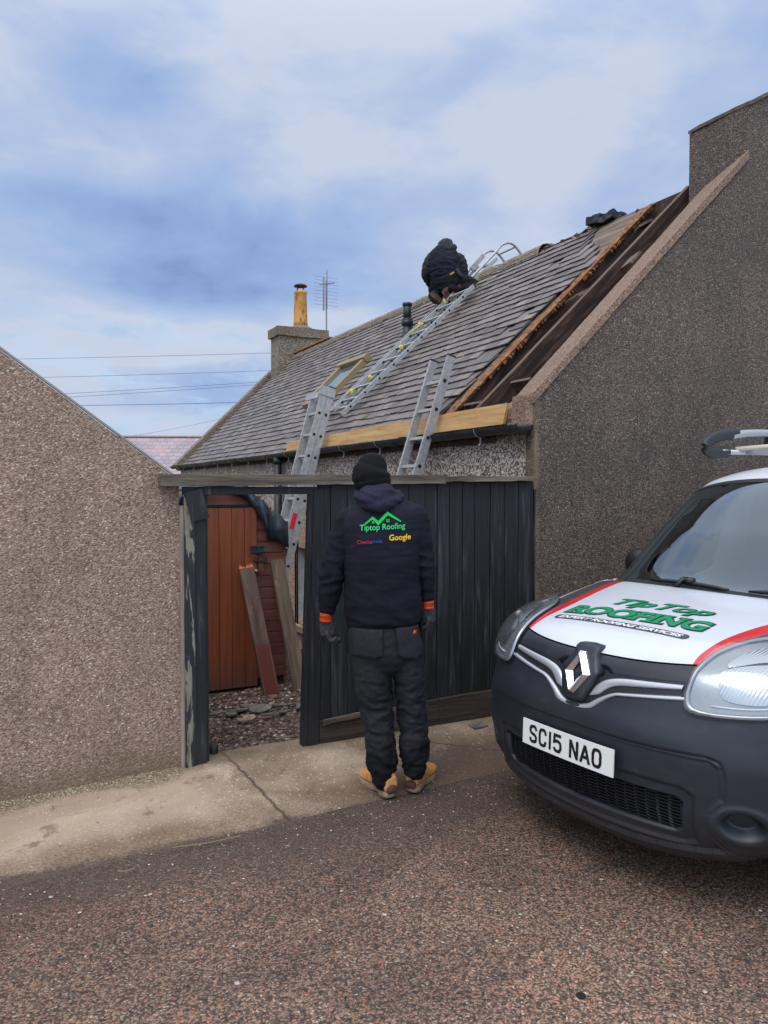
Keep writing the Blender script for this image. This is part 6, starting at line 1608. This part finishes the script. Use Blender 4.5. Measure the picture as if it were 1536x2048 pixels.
# fog lamp recess discs
# bonnet lettering (read from the front: right is -x)
M_grn = material('letter_green', color=rgb(0, 132, 84), rough=.35); M_out = material('letter_outline', color=rgb(18, 34, 30), rough=.4); M_pill = material('pill_grey', lambda t: {'Base Color': rgb(62, 64, 66)}, rough=.35); M_let = material('letter_white', color=rgb(236, 236, 236), rough=.35)
def bl(off):                          # X to the reader's right, Y up the bonnet
    f_ = onbonnet(off); return lambda X, Y: f_(-X, Y)
def slabs(name, s, x0, x1, y0, y1, fn, m, par_, offs, shear):
    """wide slab letters: bold text plus serif bars at the foot and head of each upright"""
    o = place_text(s, name, x0, x1, y0, y1, fn, m, par_, offs, shear, .03); return o
def mapped(x0, x1, fl):               # slight arch of the two lines
    return lambda f_: (lambda X, Y: f_(X, Y+fl*((X-(x0+x1)/2)/((x1-x0)/2))**2))
for (s, x0, x1, y0, y1, sh_, ob) in (('TipTop', -.250, .255, -.660, -.540, .28, .022), ('ROOFING', -.390, .335, -.505, -.395, .0, .035)):
    y0, y1 = y1, y0
    f2 = bl(.0022); f3 = bl(.0034)
    ra_ = lambda f_: (lambda X, Y: f_(X, Y+.035*((X-.0)/.35)*(-1)*.55))
    yy0, yy1 = y0, y1
    ex = .010
    place_text(s, 'letter_outline', x0-ex, x1+ex, yy0+.008, yy1-.008, ra_(f2), M_out, bon, ob+.028, sh_, .03)
    place_text(s, 'lettering', x0, x1, yy0, yy1, ra_(f3), M_grn, bon, ob, sh_, .03)
    n_ = len(s); 
    if s == 'ROOFING':
        cw_ = (x1-x0)/6.55; wds = [1, 1.05, 1.05, .85, .5, 1.05, 1.05]; xx = x0; srf = MB(); srf2 = MB()
        for ch, wd in zip(s, wds):
            wdt = wd*cw_; bars = {'R': [(0, .55, 0), (.62, 1.0, 0), (0, .4, 1)], 'F': [(0, .6, 0), (0, .3, 1)], 'I': [(-.1, 1.1, 0), (-.1, 1.1, 1)], 'N': [(-.05, .42, 0), (-.1, .35, 1), (.62, 1.05, 1)], 'G': [(.6, 1.02, .38)]}.get(ch, [])
            for b0, b1_, lv in bars:
                yb0 = yy0+(yy1-yy0)*(lv*.90); yb1 = yb0+(yy1-yy0)*.10
                f_ = ra_(bl(.0037)); srf.grid([[f_(xx+wdt*(b0+(b1_-b0)*q), yb0) for q in (0, .5, 1)], [f_(xx+wdt*(b0+(b1_-b0)*q), yb1) for q in (0, .5, 1)]])
                f_ = ra_(bl(.0019)); srf2.grid([[f_(xx+wdt*(b0+(b1_-b0)*q)+(-.006 if q == 0 else .006 if q == 1 else 0), yb0+.006) for q in (0, .5, 1)], [f_(xx+wdt*(b0+(b1_-b0)*q)+(-.006 if q == 0 else .006 if q == 1 else 0), yb1-.006) for q in (0, .5, 1)]])
            xx += wdt
        srf.build('lettering_serif', M_grn, bon); srf2.build('letter_outline', M_out, bon)
pr_ = .022; pc = [(-.38+.0, -.335)]
pill = []
for k in range(9): a = math.pi/2+math.pi*k/8; pill.append((-.375+pr_*math.cos(a), -.318+pr_*math.sin(a)))
for k in range(9): a = -math.pi/2+math.pi*k/8; pill.append((.315+pr_*math.cos(a), -.338+pr_*math.sin(a)))
poly_patch(pill, bl(.0024), 'lettering_pill', M_pill, bon, .04)
place_text('EXPERT ROOFING SERVICES', 'lettering', -.368, .308, -.315, -.341, (lambda f_: (lambda X, Y: f_(X, Y-.01*X/.35+.0)))(bl(.0036)), M_let, bon, .030, .25, .04)
# wipers
def wiper(x0, x1, yy, piv, nm='wiper'):
    mb = MB(); pts = []
    for k in range(9):
        s = k/8; x = x0+(x1-x0)*s; 
        h_, n_, i_, d_ = bvhW.ray_cast(Vector((x, yy-.015*math.sin(math.pi*s)-.09*(abs(x)/.7)**2, 3)), Vector((0, 0, -1)))
        pts.append((h_ if h_ else Vector((x, yy, 1.2)))+Vector((0, .008, .012)))
    mb.tube(pts, [.006, .011, .012, .012, .013, .012, .012, .011, .006], 6); mid = pts[4]
    h_, n_, i_, d_ = bvhW.ray_cast(Vector((piv[0], piv[1], 3)), Vector((0, 0, -1))); b = Vector((piv[0], piv[1], 1.135))
    mb.tube([b, b.lerp(mid, .5)+Vector((0, 0, .03)), mid+Vector((0, .0, .018))], [.016, .012, .012], 6); mb.tube([mid+Vector((-.03, 0, .012)), mid+Vector((.03, 0, .012))], .020, 8)
    mb.build(nm, M_gap, van, True)
bvhW = BVHTree.FromPolygons([v.co for v in wsn.data.vertices], [tuple(p.vertices) for p in wsn.data.polygons])
wiper(.42, -.06, -1.035, (.22, -.995)); wiper(-.16, -.64, -1.04, (-.38, -.995))
# mirrors
for sg in (1, -1):
    mr = MB(); mr.ellipsoid((0, 0, 0), (.10, .06, .095), 16, 12); mr.tube([(-sg*.04, 0, -.06), (-sg*.16, .0, -.10)], .03, 8); o = mr.build('wing_mirror', M_gap, van, True); o.location = (sg*.93, -1.58, 1.17)
# interior: dashboard, seats, steering wheel, pillars
it = MB(); it.prism([(-1.10, 1.04), (-1.30, 1.11), (-1.55, 1.06), (-1.60, .80), (-1.10, .7)], 'x', -.74, .74); M_dash = material('dashboard_plastic', color=rgb(62, 68, 74), rough=.6); it.build('dashboard', M_dash, van, bevel=.02, seg=3)
mb = MB(); mb.ellipsoid((-.36, -1.42, 1.07), (.20, .16, .075), 18, 10); mb.build('instrument_hood', M_dash, van, True)
ring = [(-.36+.18*math.cos(a), -1.66+.06*math.sin(a)*1.0, 1.05+.16*math.sin(a)) for a in [2*math.pi*k/24 for k in range(25)]]
mb = MB(); mb.tube(ring, .016, 8, False); mb.tube([(-.54, -1.66, 1.05), (-.18, -1.66, 1.05)], .018, 6); mb.build('steering_wheel', M_dash, van, True)
for sx_ in (-.38, .38):
    mb = MB(); limb(mb, [(sx_, -2.05, .62), (sx_, -2.12, .95), (sx_, -2.20, 1.25)], [(.24, .07), (.24, .08), (.20, .06)], 18); limb(mb, [(sx_, -2.2, 1.36), (sx_, -2.22, 1.46)], [(.12, .05), (.11, .05)], 14); limb(mb, [(sx_, -1.7, .62), (sx_, -2.05, .60)], [(.23, .08), (.23, .09)], 16)
    mb.build('seat', material('grey_seat_cloth', color=rgb(72, 80, 96), rough=.9) if 'grey_seat_cloth' not in bpy.data.materials else bpy.data.materials['grey_seat_cloth'], van, True)
MB().grid([[(x_, -2.55, z_) for x_ in (-.80, .80)] for z_ in (.3, 1.70)]).build('bulkhead', M_dash, van)
M_pil = material('pillar_trim', color=rgb(120, 138, 124), rough=.7)
for sg in (1, -1):
    A, T = grid_van(.84*sg, .92*sg, 8, lambda a: 1.80, lambda a: 2.40, 30); k_, _ = van_mesh(A, T, False, -.03); k_.build('pillar_trim', M_pil, van, True)
# roof rack
M_rk = material('rack_aluminium', color=rgb(176, 178, 180), rough=.35, metal=.5); M_rkb = material('rack_black_plastic', color=rgb(36, 38, 42), rough=.5)
rk = None
for sg in (1, -1):
    x_ = sg*.66; lowr = [(x_, -2.02, 1.878), (x_, -4.0, 1.90)]; upr = [(x_, -2.14, 1.985), (x_*.99, -2.4, 2.012), (x_*.98, -3.2, 2.025), (x_*.98, -4.0, 2.02)]
    mb = MB(); mb.beam(lowr[0], lowr[1], .035, .030); mb.tube(smooth_poly(upr, 4, False), [(.020, .026)]*13, 8)
    if rk is None: rk = mb.build('roof_rack', M_rk, van, True)
    else: mb.build('side_rail', M_rk, rk, True)
    mb = MB(); mb.tube(smooth_poly([(x_, -2.10, 1.880), (x_, -1.94, 1.872), (x_, -1.86, 1.900), (x_, -1.91, 1.950), (x_, -2.03, 1.985), (x_, -2.20, 2.000)], 4, False), [(.020, .036)]*21, 10)
    mb.build('end_cap', M_rkb, rk, True)
    for yy in (-2.55, -3.3): MB().beam((x_, yy, 1.90), (x_*.99, yy-.02, 2.05), .05, .05).build('rack_post', M_rkb, rk)
    for yy in (-2.75, -3.9): MB().box((x_-.03, yy-.04, 1.76), (x_+.03, yy+.04, 1.90)).build('rack_foot', M_rkb, rk)
for yy in (-2.28, -3.0, -3.8): MB().beam((-.66, yy, 1.885), (.66, yy, 1.885), .05, .028).build('cross_bar', M_rk, rk)
MB().tube([(.66, -2.18, 1.90), (.30, -2.62, 1.945), (-.05, -3.0, 1.95)], .016, 8).build('load_tube', material('cream_tube', color=rgb(190, 184, 168), rough=.5), rk, True)
